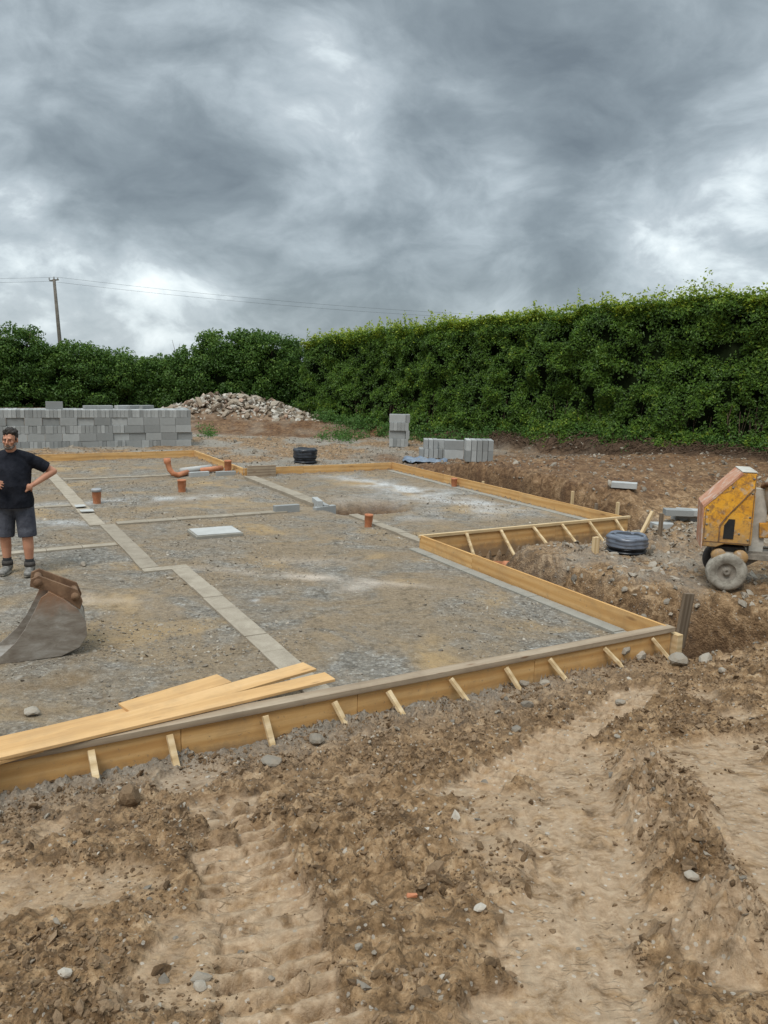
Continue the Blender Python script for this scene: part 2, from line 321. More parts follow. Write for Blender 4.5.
# person
plain('skin', (.42, .19, .115), (.50, .25, .155), .55, 6, .35)
plain('tshirt', (.008, .009, .013), (.022, .023, .030), .9, 5, .1, 0, .05, 7)
plain('shorts', (.040, .042, .055), (.095, .098, .115), .9, 6, .1, 0, .05, 8)
plain('sock', (.012, .012, .012), (.02, .02, .02), .9)
plain('boot', (.10, .095, .085), (.30, .28, .25), .8, 18)
plain('boot_sole', (.16, .14, .11), (.28, .25, .2), .9, 18)
plain('hair', (.018, .014, .011), (.05, .042, .036), .7, 30, .2, 0, .01, 60)
plain('beard', (.09, .065, .05), (.20, .165, .14), .8, 60, .2, 0, .006, 90)
plain('eye', (.02, .015, .012), (.03, .02, .015), .3)
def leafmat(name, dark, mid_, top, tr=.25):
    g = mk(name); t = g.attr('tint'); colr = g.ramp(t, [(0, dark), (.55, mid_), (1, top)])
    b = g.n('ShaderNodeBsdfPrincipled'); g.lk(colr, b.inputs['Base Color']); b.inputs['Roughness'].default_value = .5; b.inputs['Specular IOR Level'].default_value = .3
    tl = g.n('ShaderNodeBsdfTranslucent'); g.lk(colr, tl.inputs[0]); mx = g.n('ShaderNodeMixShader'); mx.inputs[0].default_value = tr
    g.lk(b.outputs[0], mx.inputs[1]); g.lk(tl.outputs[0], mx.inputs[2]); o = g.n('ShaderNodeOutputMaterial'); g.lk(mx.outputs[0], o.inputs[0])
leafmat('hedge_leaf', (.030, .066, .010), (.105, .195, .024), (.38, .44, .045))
leafmat('shrub_leaf', (.026, .062, .012), (.072, .145, .024), (.17, .26, .045))
leafmat('weed_leaf', (.035, .08, .018), (.075, .16, .03), (.15, .24, .05))
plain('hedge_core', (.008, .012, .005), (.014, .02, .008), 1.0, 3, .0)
# ------------------------------------------------------------------ object helpers
def link(o, parent=None):
    C.objects.link(o)
    if parent is not None: o.parent = parent
    return o
def tag(o, label=None, cat=None, group=None, kind=None):
    if label: o['label'] = label
    if cat: o['category'] = cat
    if group: o['group'] = group
    if kind: o['kind'] = kind
    return o
def empty(name, loc=(0, 0, 0), rz=0.0, label=None, cat=None, group=None):
    o = bpy.data.objects.new(name, None); o.location = loc; o.rotation_euler = (0, 0, rz); o.empty_display_size = .1
    C.objects.link(o); return tag(o, label, cat, group)
def npmesh(name, V_, Fc, mat, smooth=False, attrs=None, parent=None):
    me = bpy.data.meshes.new(name); V_ = np.asarray(V_, np.float32); Fc = np.asarray(Fc, np.int32); k = Fc.shape[1]
    me.vertices.add(len(V_)); me.vertices.foreach_set('co', V_.ravel())
    me.loops.add(Fc.size); me.loops.foreach_set('vertex_index', Fc.ravel())
    me.polygons.add(len(Fc)); me.polygons.foreach_set('loop_start', np.arange(0, Fc.size, k, dtype=np.int32))
    me.polygons.foreach_set('use_smooth', np.full(len(Fc), smooth)); me.update(calc_edges=True)
    for a, d in (attrs or {}).items():
        at = me.attributes.new(a, 'FLOAT', 'POINT'); at.data.foreach_set('value', np.asarray(d, np.float32))
    me.materials.append(M[mat]); o = bpy.data.objects.new(name, me); return link(o, parent)
class MB:
    def __init__(s_): s_.v = []; s_.f = []; s_.sm = []
    def add(s_, vs, fs, smooth=False):
        b = len(s_.v); s_.v += [Vector(q) for q in vs]; s_.f += [tuple(b+i for i in f) for f in fs]; s_.sm += [smooth]*len(fs); return s_
    def box(s_, x0, x1, y0, y1, z0, z1, mt=None, jit=0):
        vs = [Vector((x, y, z)) for z in (z0, z1) for y in (y0, y1) for x in (x0, x1)]
        if jit: vs = [q+Vector((random.uniform(-jit, jit), random.uniform(-jit, jit), random.uniform(-jit, jit))) for q in vs]
        if mt: vs = [mt @ q for q in vs]
        return s_.add(vs, [(0, 2, 3, 1), (4, 5, 7, 6), (0, 1, 5, 4), (2, 6, 7, 3), (0, 4, 6, 2), (1, 3, 7, 5)])
    def bar(s_, a, b, w, h, upv=(0, 0, 1)):
        a = Vector(a); b = Vector(b); d = b-a; L = d.length; d.normalize(); u_ = Vector(upv)
        y = u_.cross(d)
        if y.length < 1e-4: y = Vector((0, 1, 0)).cross(d)
        y.normalize(); z = d.cross(y); mt = Matrix((d, y, z)).transposed().to_4x4(); mt.translation = a
        return s_.box(0, L, -w/2, w/2, -h/2, h/2, mt)
    def ringed(s_, rings, cap=True, smooth=True):
        n = len(rings[0]); vs = [q for r in rings for q in r]; fs = []
        for i in range(len(rings)-1):
            for j in range(n): fs.append((i*n+j, i*n+(j+1) % n, (i+1)*n+(j+1) % n, (i+1)*n+j))
        if cap: fs.append(tuple(range(n-1, -1, -1))); fs.append(tuple((len(rings)-1)*n+j for j in range(n)))
        return s_.add(vs, fs, smooth)
    def tube(s_, pts, rad, n=10, cap=True):
        pts = [Vector(p) for p in pts]
        if not isinstance(rad, (list, tuple)): rad = [rad]*len(pts)
        rings = []; prev = None
        for i, p in enumerate(pts):
            d = (pts[min(i+1, len(pts)-1)]-pts[max(i-1, 0)]).normalized()
            x = prev if prev is not None else (Vector((0, 0, 1)) if abs(d.z) < .9 else Vector((1, 0, 0)))
            x = (x - d*x.dot(d)).normalized(); y = d.cross(x); prev = x
            rings.append([p + (x*math.cos(t_)+y*math.sin(t_))*rad[i] for t_ in [2*math.pi*k/n for k in range(n)]])
        return s_.ringed(rings, cap)
    def lathe(s_, prof, n=24, mt=None, cap=False):       # prof: (r, z)
        rings = [[Vector((r*math.cos(2*math.pi*k/n), r*math.sin(2*math.pi*k/n), z)) for k in range(n)] for r, z in prof]
        if mt: rings = [[mt @ q for q in r] for r in rings]
        return s_.ringed(rings, cap)
    def sphere(s_, c_, r, n=12, mt=None):
        c_ = Vector(c_); r = Vector(r) if not isinstance(r, (int, float)) else Vector((r, r, r))
        rings = []
        for i in range(n+1):
            t_ = math.pi*(i+.001)/(n+.002); z = -math.cos(t_); q = math.sin(t_)
            ring = [Vector((q*math.cos(2*math.pi*k/(2*n))*r.x, q*math.sin(2*math.pi*k/(2*n))*r.y, z*r.z)) for k in range(2*n)]
            if mt: ring = [mt @ w for w in ring]
            rings.append([c_+w for w in ring])
        return s_.ringed(rings, True)
    def prism(s_, poly, y0, y1, smooth=False):          # polygon in xz, extruded in y
        n = len(poly); vs = [(x, y0, z) for x, z in poly]+[(x, y1, z) for x, z in poly]
        fs = [tuple(range(n)), tuple(range(2*n-1, n-1, -1))]+[(i, i+n, (i+1) % n+n, (i+1) % n) for i in range(n)]
        return s_.add(vs, fs, smooth)
    def mesh(s_, name, mat):
        me = bpy.data.meshes.new(name); me.from_pydata([tuple(q) for q in s_.v], [], s_.f)
        for p_, q in zip(me.polygons, s_.sm): p_.use_smooth = q
        bm = bmesh.new(); bm.from_mesh(me); bmesh.ops.recalc_face_normals(bm, faces=bm.faces); bm.to_mesh(me); bm.free()
        me.materials.append(M[mat]); return me
    def build(s_, name, mat, parent=None, bevel=0):
        o = bpy.data.objects.new(name, s_.mesh(name, mat)); link(o, parent)
        if bevel: bv = o.modifiers.new('bevel', 'BEVEL'); bv.width = bevel; bv.segments = 2; bv.limit_method = 'ANGLE'
        return o
def remeshed(o, vox, smooth=4):
    r = o.modifiers.new('remesh', 'REMESH'); r.mode = 'VOXEL'; r.voxel_size = vox; r.use_smooth_shade = True
    if smooth: q = o.modifiers.new('smooth', 'SMOOTH'); q.factor = .5; q.iterations = smooth
    return o
# ------------------------------------------------------------------ ground sheet
def axis(parts):
    out_ = []
    for a, b, st in parts: out_ += list(np.arange(a, b, st))
    return np.array(out_+[parts[-1][1]])
def grow(a, b, st, k):
    out_ = [a]; 
    while out_[-1] < b: out_.append(out_[-1]+st); st *= k
    return out_
xs = np.array([-q for q in grow(2.5, 900, .02, 1.022)[::-1]] + list(np.arange(-2.48, 2.9, .0095)) + grow(2.9, 900, .018, 1.022))
ys = np.array([-q for q in grow(-1.3, 400, .04, 1.25)[::-1]] + list(np.arange(1.32, 4.6, .0095)) + list(np.arange(4.6, 5.6, .0135)) + grow(5.61, 1200, .016, 1.0125))
X, Y = np.meshgrid(xs, ys); tr = terrain(X.ravel(), Y.ravel())
xx = X.ravel(); yy = Y.ravel(); nx = len(xs); ny = len(ys)
idx = np.arange(nx*ny).reshape(ny, nx); Fc = np.stack([idx[:-1, :-1], idx[:-1, 1:], idx[1:, 1:], idx[1:, :-1]], -1).reshape(-1, 4)
u, v = tr['u'], tr['v']
def gauss(px, py, ru, rv, ang=0, z=0):
    q = P(px, py, z); dx = xx-q.x; dy = yy-q.y; ca, sa = math.cos(ang), math.sin(ang)
    a = (dx*ca+dy*sa)/ru; b = (-dx*sa+dy*ca)/rv; return np.exp(-(a*a+b*b))
br = np.clip(.5+1.3*fbm(xx*2.3, yy*2.3, 61), 0, 1.6)
chalk = 1.0*gauss(140, 500, 1.6, .28, TH) + .9*gauss(400, 488, 2.0, .5, R_(-45)) + .6*gauss(480, 510, 1.6, .6, TH) + .7*gauss(40, 522, .9, .25, 0) + .35*gauss(430, 498, 2.4, .9, TH)
chalk += .5*gauss(255, 600, .05, .05)
dust = .8*gauss(320, 578, 1.3, .12, R_(-12)) + .7*gauss(358, 588, .25, .15) + .45*gauss(100, 600, .7, .3) + .35*gauss(280, 560, .8, .2) + .4*gauss(20, 610, .5, .3)
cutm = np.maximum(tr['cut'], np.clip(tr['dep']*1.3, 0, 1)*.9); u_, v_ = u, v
earth = np.clip(cutm*1.3 + .9*tr['bank'] + .85*tr['shelf']*(1-sm(17.5, 20, v)) + 1.1*sm(26.6, 27.3, yy)*(1-sm(32, 34, yy))*(1-tr['far']), 0, 1)
humus = (1-sm(.5, 1.1, tr['hd']+.3*fbm(xx*2, yy*2, 67)))*sm(3, 8, tr['hs'])*(1-tr['far'])*(1-tr['pad'])
earth = np.maximum(earth, np.exp(-((u-10.2)/.9)**2)*sm(14.5, 15.5, v)*(1-sm(18.5, 20.0, v)))
earth = np.maximum(earth*np.clip(.85+.6*fbm(xx*1.7, yy*1.7, 63), 0, 1)*(1-tr['pad']), np.clip(tr['dep']*1.6, 0, 1))
greyg = (1-tr['pad'])*np.clip(1-.9*sm(-.15, .25, fbm(xx*.8, yy*.8, 68))*(v > VF), 0, 1)*np.clip(np.exp(-np.maximum(VF-v, 0)/.28)*(1-sm(3.2, 5.8, u))*(v < VF+.1) + sm(16.4, 16.6, v)*(1-earth)*(yy < 30) + .7*sm(5.9, 6.6, u)*sm(5.0, 6.2, v)*(1-sm(9, 9.5, v))*(1-cutm)*br, 0, 1)
wet = np.clip((.9*gauss(40, 682, .38, .16, R_(20)) + .6*gauss(20, 712, .2, .1) + .35*gauss(110, 700, .2, .12))*np.clip(.7+1.2*fbm(xx*3, yy*3, 65), 0, 1.2), 0, .9)*tr['pad']
zg = tr['z'] - .012*np.clip(wet*2, 0, 1)
ZG = zg.reshape(ny, nx)
def Z(x, y):
    i = min(max(int(np.searchsorted(xs, x))-1, 0), nx-2); j = min(max(int(np.searchsorted(ys, y))-1, 0), ny-2)
    a = (x-xs[i])/(xs[i+1]-xs[i]); b = (y-ys[j])/(ys[j+1]-ys[j])
    return float((ZG[j, i]*(1-a)+ZG[j, i+1]*a)*(1-b)+(ZG[j+1, i]*(1-a)+ZG[j+1, i+1]*a)*b)
ground = npmesh('ground', np.stack([xx, yy, zg], 1), Fc, 'ground', True,
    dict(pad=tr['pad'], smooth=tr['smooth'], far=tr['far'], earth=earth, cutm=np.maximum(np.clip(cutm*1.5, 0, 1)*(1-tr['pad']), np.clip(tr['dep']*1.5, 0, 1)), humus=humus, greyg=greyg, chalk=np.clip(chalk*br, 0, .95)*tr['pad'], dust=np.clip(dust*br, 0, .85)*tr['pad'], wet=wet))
tag(ground, kind='structure')
print('ground', nx, ny)
# ------------------------------------------------------------------ loose clods and stones
def icos(sub):
    bm = bmesh.new(); bmesh.ops.create_icosphere(bm, subdivisions=sub, radius=1)
    V_ = np.array([q.co[:] for q in bm.verts]); F_ = np.array([[w.index for w in f.verts] for f in bm.faces]); bm.free(); return V_, F_
def scatter(name, pts, size, mat, sub=1, flat=.65, ang=.35, smooth=False, sink=.35, tint=None, nvar=8, tilt=.35, chop=(.45, .8)):
    V0, F0 = icos(sub); nv = len(V0); n = len(pts); out_v = np.empty((n, nv, 3), np.float32)
    var = []
    for k in range(nvar):
        w = V0*(1+rng.normal(0, ang*.45, (nv, 1)))
        for _ in range(3):                                                   # chop with planes -> facets
            d = rng.normal(size=3); d /= np.linalg.norm(d); lim = rng.uniform(*chop); t_ = w@d; w = w-np.maximum(t_-lim, 0)[:, None]*d
        var.append(w)
    var = np.array(var); ch = rng.integers(0, nvar, n)
    a = rng.uniform(0, 2*np.pi, n); ca, sa = np.cos(a), np.sin(a); tl = rng.normal(0, tilt, (n, 2))
    w = var[ch]*np.stack([rng.uniform(.7, 1.35, n), rng.uniform(.6, 1.0, n), flat*rng.uniform(.6, 1.2, n)], 1)[:, None, :]*np.asarray(size)[:, None, None]
    w[:, :, 2] += w[:, :, 0]*tl[:, :1]+w[:, :, 1]*tl[:, 1:]
    x = w[:, :, 0]*ca[:, None]-w[:, :, 1]*sa[:, None]; y = w[:, :, 0]*sa[:, None]+w[:, :, 1]*ca[:, None]
    out_v[:, :, 0] = x+pts[:, :1]; out_v[:, :, 1] = y+pts[:, 1:2]; out_v[:, :, 2] = w[:, :, 2]+pts[:, 2:3]+(np.asarray(size)*flat*(1-2*sink))[:, None]*.5
    Ff = (F0[None]+np.arange(n)[:, None, None]*nv).reshape(-1, 3)
    tv = rng.random(n) if tint is None else tint
    return npmesh(name, out_v.reshape(-1, 3), Ff, mat, smooth, dict(tint=np.repeat(tv, nv)))
def samp(n, x0, x1, y0, y1, prob, pw=1.0):
    x = rng.uniform(x0, x1, n); y = y0+(y1-y0)*rng.random(n)**pw; t_ = terrain(x, y); k = rng.random(n) < prob(x, y, t_)
    return np.stack([x[k], y[k], t_['z'][k]], 1)
inview = lambda x, y: (np.abs(x) < .56*y+.5)
pts = samp(330000, -3.2, 5.2, 1.3, 7.6, lambda x, y, t_: inview(x, y)*t_['fr']*(t_['clod']*.97+.03)*(.12+.88*sm(-.05, .35, fbm(x*3.6, y*3.6, 71))), 1.2)
sz = np.clip(rng.lognormal(-5.35, .62, len(pts)), .0025, .030)
tag(scatter('mud_clods', pts, sz, 'clod', 1, .8, .6, False, .3, rng.random(len(pts))**1.3*.85), 'small broken clods of brown mud strewn over the churned foreground', 'mud clods', kind='stuff')
pts = samp(9000, -3.2, 5.2, 1.3, 7.6, lambda x, y, t_: inview(x, y)*t_['fr']*(.10+.30*t_['clod']+.8*np.exp(-(VF-t_['v'])/.3)), 1.2)
sz = np.clip(rng.lognormal(-4.75, .5, len(pts)), .003, .035)
tag(scatter('mud_stones', pts, sz, 'stone', 1, .6, .5, False, .3, rng.random(len(pts))**1.3), 'small grey and pale stones pressed into the foreground mud', 'stones', kind='stuff')
pts = samp(110000, -8, 8, 4.0, 20, lambda x, y, t_: inview(x, y)*t_['pad']*sm(-.35, .35, fbm(x*.9, y*.9, 73)), 1.5)
sz = np.clip(rng.lognormal(-4.75, .45, len(pts)), .004, .03)
tag(scatter('pad_gravel', pts, sz, 'stone', 1, .5, .5, False, .35, rng.random(len(pts))**1.6), 'loose crushed stone lying over the grey levelled pad', 'gravel', kind='stuff')
pts = samp(26000, -10, 13, 6, 27, lambda x, y, t_: inview(x, y)*(1-t_['pad'])*(1-t_['fr'])*(.3+.7*sm(-.2, .4, fbm(x*1.3, y*1.3, 75))))
sz = np.clip(rng.lognormal(-3.9, .5, len(pts)), .01, .09)
tag(scatter('spoil_stones', pts, sz, 'stone', 1, .7, .5, False, .35, rng.random(len(pts))**1.3*.85), 'stones and clods scattered over the dug earth banks and trenches', 'stones', kind='stuff')
# single stones one can point at
def stone(px, py, r, label, mat='stone', z=0.1, tint=.6, flat=.6):
    q = G(px, py)
    o = scatter('stone', np.array([[0, 0, 0.]]), [r*.85], mat, 2, flat*1.25, .16, False, .35, np.array([tint]), 1, .08, (.6, .9)); o.location = (q.x, q.y, q.z+r*.15); return tag(o, label, 'stone', 'larger stones lying in the mud')
pts = samp(9000, 2.2, 8, 7.0, 13, lambda x, y, t_: inview(x, y)*(1-t_['pad'])*(1-t_['cut'])*(.15+.85*np.exp(-((t_['u']-8.9)/1.3)**2-((t_['v']-7.6)/.9)**2)))
sz = np.clip(rng.lognormal(-3.9, .6, len(pts)), .012, .10)
tag(scatter('rubble_spoil', pts, sz, 'stone', 1, .7, .5, False, .35, .25+rng.random(len(pts))*.7), 'grey stony rubble heaped between the wrapped black chamber and the mixer', 'rubble', kind='stuff')
for a in [(480, 910, .032, 'pale chalky stone lying alone in the smooth mud at bottom centre', 'stone', .3, 1.0, .3),
          (272, 764, .085, 'flat grey stone below the front formwork near its fourth brace', 'stone', 0, .35, .35),
          (316, 745, .07, 'brown rounded stone touching the foot of the front formwork', 'stone', 0, .3, .7),
          (130, 803, .075, 'brown lump of stone in the mud below the left end of the formwork', 'clod', 0, .4, .8),
          (678, 663, .105, 'blue grey stone at the foot of the brace nearest the formwork corner', 'stone', 0, .55, .6),
          (705, 662, .10, 'buff stone right of the blue grey stone by the formwork corner', 'stone', 0, .75, .5),
          (640, 659, .09, 'pale stone between the last two braces of the front formwork', 'stone', 0, .85, .6),
          (624, 664, .07, 'smaller buff stone left of the pale stone by the last braces', 'stone', 0, .7, .6),
          (524, 685, .065, 'grey stone against the formwork foot left of the leaning brace', 'stone', 0, .5, .5),
          (545, 686, .06, 'tan stone just right of the grey stone at the formwork foot', 'stone', 0, .7, .5),
          (527, 708, .05, 'dark grey stone in the mud in front of the formwork', 'stone', 0, .1, .6),
          (722, 672, .04, 'small buff stone on the mud right of the formwork corner', 'stone', 0, .8, .6),
          (200, 990, .028, 'small pale stone at the left track edge near bottom', 'stone', .5, .8, .6),
          (65, 978, .028, 'small white stone in the mud at bottom left', 'stone', .5, .95, .5),
          (620, 706, .05, 'flat grey stone in the mud beneath the right half of the formwork', 'stone', 0, .5, .4),
          (33, 715, .09, 'flat pale stone on the pad behind the loose planks', 'stone', 0, .8, .25),
          (170, 580, .05, 'small pale stone by the kink in the block footing', 'stone', 0, .85, .4),
          (83, 566, .07, 'rounded buff stone on the pad right of the standing man', 'stone', 0, .6, .5),
          (690, 884, .05, 'pale grey stone half buried in the churned mud ridge at right', 'stone', .3, .8, .5)]:
    stone(*a)
q = P(412, 897, .4); q = P(412, 897, Z(q.x, q.y)); o = MB().box(-.02, .022, -.006, .006, -.004, .006, None, .003).build('brick_chip', 'clay_pipe'); o.location = (q.x, q.y, q.z+.006); o.rotation_euler = (.1, .1, .2)
tag(o, 'small orange clay chip lying in the foreground mud', 'brick chip')
# ------------------------------------------------------------------ formwork
RZ = TH
def run(name, u0, v0, u1, v1, label, outward, thick=.02, zb=-.22, rail=True, braces=(), blen=.42, btop=.03, mat='plywood', joints=(), railmat='rail_timber', drop=None, ztop=ZT):
    """a run of shutter boards from (u0,v0) to (u1,v1); local x along the run, local y = outward side"""
    a = UV(u0, v0); b = UV(u1, v1); d = (b-a); L = d.length; ang = math.atan2(d.y, d.x)
    t = empty('formwork', a, ang, label, 'formwork', 'timber shuttering round the floor slab')
    cuts = [0]+list(joints)+[L]
    for i in range(len(cuts)-1):
        dz = random.uniform(-.004, .004)
        o = MB().box(cuts[i]+.002, cuts[i+1]-.002, (-thick/2), thick/2, zb, ztop-(.045 if rail else 0)+dz).build('board', mat, t, .002)
        o.rotation_euler.x = random.uniform(-.006, .006)
    sgn = outward
    if rail:
        MB().box(-.02, L+.03, -.028 if sgn < 0 else -.012, (.075 if btop > .05 else .012) if sgn < 0 else .028, ztop-.043, ztop).build('top_rail', railmat, t, .003)
    for k, x in enumerate(braces):
        x0 = x; x1 = x+random.uniform(-.03, .05) if drop is None else x+drop[k % len(drop)]
        y0 = sgn*.035; y1 = sgn*(blen+random.uniform(-.04, .04))
        w = t.matrix_world
        q = a + Vector((math.cos(ang)*x1-math.sin(ang)*y1, math.sin(ang)*x1+math.cos(ang)*y1, 0)); zz_ = Z(q.x, q.y)
        mb = MB().bar((0, 0, 0), Vector((x1-x0, y1-y0, zz_-.05-(ztop-btop))), .040, .026); br_ = mb.build('brace', 'timber', t, .002); br_.location = (x0, y0, ztop-btop)
    return t
# front run: u along the front; v outward is negative
def u_at(px, py): q = P(px, py, ZT); return toUV(q.x, q.y)[0]
fb = [u_at(*q)+.9 for q in [(90, 740), (168, 724), (262, 704), (330, 690), (384, 680), (446, 668), (502, 658), (546, 650), (602, 640), (648, 630)]]
U0 = -.9
run('f', U0, VF, UF+.02, VF, 'long front plywood formwork with slanting braces facing the muddy foreground', -1, joints=(2.05, 3.3, 4.9), braces=fb, blen=.19, btop=.06, drop=(.01, .02, .02, .06, .07, .10, .08, .10, .12, .14), zb=-.3)
run('r', UF, VF+.04, UF, VA, 'tall side formwork board between the pad and the open trench', -1, thick=.03, zb=-.12, rail=False, braces=(), joints=(3.0,), mat='plywood')
run('a', UF-.015, VA, UA+.1, VA, 'formwork panel with angled braces behind the spoil and the black drum', -1, braces=(.75, 1.35, 1.95, 2.5, 3.05, 3.6), blen=.55, drop=(.05, .05, .1, .1, .15, .1), joints=(2.4,), btop=.03, railmat='timber')
run('e', UA, VA+.04, UA, VB, 'formwork board running away beside the far trench and wooden pegs', -1, thick=.03, rail=False, zb=-.3, joints=(2.6, 5.2), mat='plywood')
run('b', UN if False else 5.6, VB, UA-.02, VB, 'back formwork board below the small black chamber', 1, thick=.03, rail=False, zb=-.15, joints=(1.4,), mat='plywood')
run('n', 5.58, VB+.03, 5.58, VN, 'short formwork board stepping back beside the orange pipes', -1, thick=.03, rail=False, zb=-.1, joints=(1.2,), mat='plywood')
run('k', -.6, VN, 5.56, VN, 'far formwork board in front of the long block stack', 1, thick=.03, rail=False, zb=-.1, joints=(2.4, 4.8), mat='plywood')
# inner timber corner piece by the notch
o = MB().box(-.03, .62, -.03, .03, -.1, .25).build('timber_panel', 'rail_timber', None, .003); o.location = UV(5.66, VB-.12); o.rotation_euler.z = TH; tag(o, 'weathered brown timber panel at the inner corner of the back formwork', 'timber panel')
# corner post outside near corner
o = MB().box(-.035, .035, -.05, .05, -.5, .12).build('corner_post', 'timber', None, .003); o.location = UV(UF+.075, VF-.02); o.rotation_euler.z = TH; tag(o, 'short square timber post outside the near formwork corner', 'post')
# loose planks on the front run
def plank(pa, pb, w, th, z, label, tilt=0, mat='plank_wood', za=None, side=1):
    a = P(*pa, z); b = P(*pb, z if za is None else za); d = b-a; L = d.length
    mb = MB(); n = 12
    for i in range(1): pass
    rings = []
    for i in range(n+1):
        x = L*i/n; wob_ = .004*math.sin(i*1.3+pa[0]); y0 = 0+wob_*.5; y1 = -side*w+wob_*.5
        rings.append([Vector((x, y0, -th)), Vector((x, y1, -th)), Vector((x, y1, 0)), Vector((x, y0, 0))])
    mb.ringed(rings, True, False)
    o = mb.build('plank', mat, None, .003); o.location = a; o.rotation_euler = (tilt, -math.atan2(b.z-a.z, math.hypot(d.x, d.y)), math.atan2(d.y, d.x))
    return tag(o, label, 'plank', 'loose planks on the front formwork')
plank((-120, 773), (325, 672), .15, .022, ZT+.027, 'longest loose plank lying on the front rail with its end furthest right')
plank((-100, 776), (303, 662), .17, .020, ZT+.004, 'loose plank just behind the longest one with a darker cut end')
plank((118, 703), (217, 674), .19, .018, ZT+.001, 'short broad loose plank at the back of the plank pile')
plank((-130, 766), (150, 702), .19, .018, ZT-.017, 'loose plank with a brown knot under the others at the left', za=ZT-.018)
# ------------------------------------------------------------------ block footings inside
def course(u0, u1, v0, v1, label, zt=.020, zb=-.2, mat='dirty_course', name='block_footing'):
    a = UV((u0+u1)/2, (v0+v1)/2); o = None
    along_u = (u1-u0) > (v1-v0); Lr = (u1-u0) if along_u else (v1-v0); n = max(1, round(Lr/.44)); mb = MB()
    for i in range(n):
        p0 = -Lr/2+Lr*i/n+.003; p1 = -Lr/2+Lr*(i+1)/n-.003; j = random.uniform(-.004, .004); k = random.uniform(-.004, .004)
        hw = ((v1-v0) if along_u else (u1-u0))/2
        if along_u: mb.box(p0, p1, -hw+k, hw+k, zb, zt+j)
        else: mb.box(-hw+k, hw+k, p0, p1, zb, zt+j)
    o = mb.build(name, mat, None, .004); o.location = a; o.rotation_euler.z = TH
    return tag(o, label, 'footing', 'block footings set level with the pad')
k_ = .923
course(1.86*k_, 2.10*k_, 13.1*k_, VN-.1, 'long pale block footing running from behind the man to the far board')
course(2.02*k_, 2.25*k_, 10.02*k_, 13.1*k_-.005, 'block footing between the two kinks right of the man')
course(2.02*k_, 2.60*k_, 9.85*k_, 10.02*k_-.005, 'short cross piece of block footing at the near kink')
course(2.37*k_, 2.60*k_, VF+.05, 9.85*k_-.005, 'near block footing ending under the loose planks')
course(-1.2, 2.0*k_, 11.5*k_, 11.66*k_, 'thin cross footing passing behind the man\'s boots', .02)
course(2.28*k_, 5.25*k_, 13.05*k_, 13.25*k_, 'cross footing running from the kink to the two end blocks', .025)
course(2.12*k_, 5.0*k_, 18.5*k_, 18.66*k_, 'far cross footing meeting the orange drain bend', .025)
course(-.8, 1.84*k_, 15.05*k_, 15.2*k_, 'thin cross footing behind the man beside the capped pipe', .02)
course(5.93*k_, 6.2*k_, 13.5*k_, 17.5*k_, 'raised pale block footing ending at the dug hole', .06)
course(6.15*k_, 6.33*k_, 9.75*k_, 12.4*k_, 'block footing running from the dug hole to the timber corner', .03)
course(5.79*k_, 5.95*k_, VF+.05, 9.66*k_, 'concrete footing strip along the inside of the side formwork', .02, mat='old_block')
course(UA-.2, UA-.05, VA+.1, VB-.1, 'footing strip along the inside of the far side board', .015, mat='old_block')
def block_mesh(l=.44, w=.10, h=.215, nm='block'):
    bm_ = MB().box(-l/2, l/2, -w/2, w/2, 0, h).mesh(nm, 'block'); bm = bmesh.new(); bm.from_mesh(bm_); bmesh.ops.bevel(bm, geom=list(bm.edges), offset=.004, segments=1, affect='EDGES'); bm.to_mesh(bm_); bm.free(); return bm_
BM = block_mesh(); BM2 = block_mesh(.44, .215, .10)
def block(loc, rz, label, group=None, flat=False, rx=0, sc_=1.0):
    o = bpy.data.objects.new('concrete_block', BM2 if flat else BM); o.location = loc; o.scale = (sc_,)*3; o.rotation_euler = (rx, 0, rz); C.objects.link(o)
    return tag(o, label, 'concrete block', group)
q = UV(5.93*k_+.12, 13.5*k_-.24); block((q.x, q.y, -.17), TH+.25, 'lower grey block at the end of the raised footing beside the dug hole')
q = UV(5.93*k_+.06, 13.5*k_-.07); block((q.x, q.y, -.07), TH+math.pi/2-.2, 'upper grey block end on at the end of the raised footing')
q = UV(5.93*k_+.17, 13.5*k_-.05); block((q.x, q.y, -.15), TH+math.pi/2-.1, 'right hand grey block end on at the end of the raised footing')
q = UV(5.15*k_+.1, 13.15*k_); block((q.x, q.y, -.09), TH, 'grey block closing the right end of the cross footing')
q = UV(5.72*k_, 18.2*k_); block((q.x, q.y, -.12), TH, 'long grey block by the inner timber corner under the orange drain')
q = UV(5.1*k_, 18.3*k_); block((q.x, q.y, -.12), TH+.1, 'grey block lying beside the orange drain run')
q = P(354, 467, .06); block((q.x, q.y, -.04), TH, 'pale block lying flat inside the back formwork', flat=True)
# pale cement board patches on the footing
for i, (px, py, w, h, lb) in enumerate([(80, 506, .16, .22, 'white mortar patch on the footing right of the man, farther one'), (87, 511, .20, .18, 'white mortar patch on the footing right of the man, nearer one')]):
    q = P(px, py, .04); o = MB().box(-w/2, w/2, -h/2, h/2, 0, .012, None, .006).build('mortar_patch', 'pale_slab', None, .003); o.location = q; o.rotation_euler.z = TH; tag(o, lb, 'mortar patch')
# chamber cover slab on the pad
q = (P(190, 533, .04)+P(240, 531, .04))/2; q = P(215, 532, .03)
t = empty('inspection_cover', (q.x, q.y, 0), TH-.02, 'square pale grey cover slab set on the pad between the footings', 'cover slab')
MB().box(-.34, .34, -.27, .27, -.03, .045).build('slab', 'old_block', t, .008); MB().box(-.315, .315, -.245, .245, .046, .056).build('lid', 'pale_slab', t, .003)
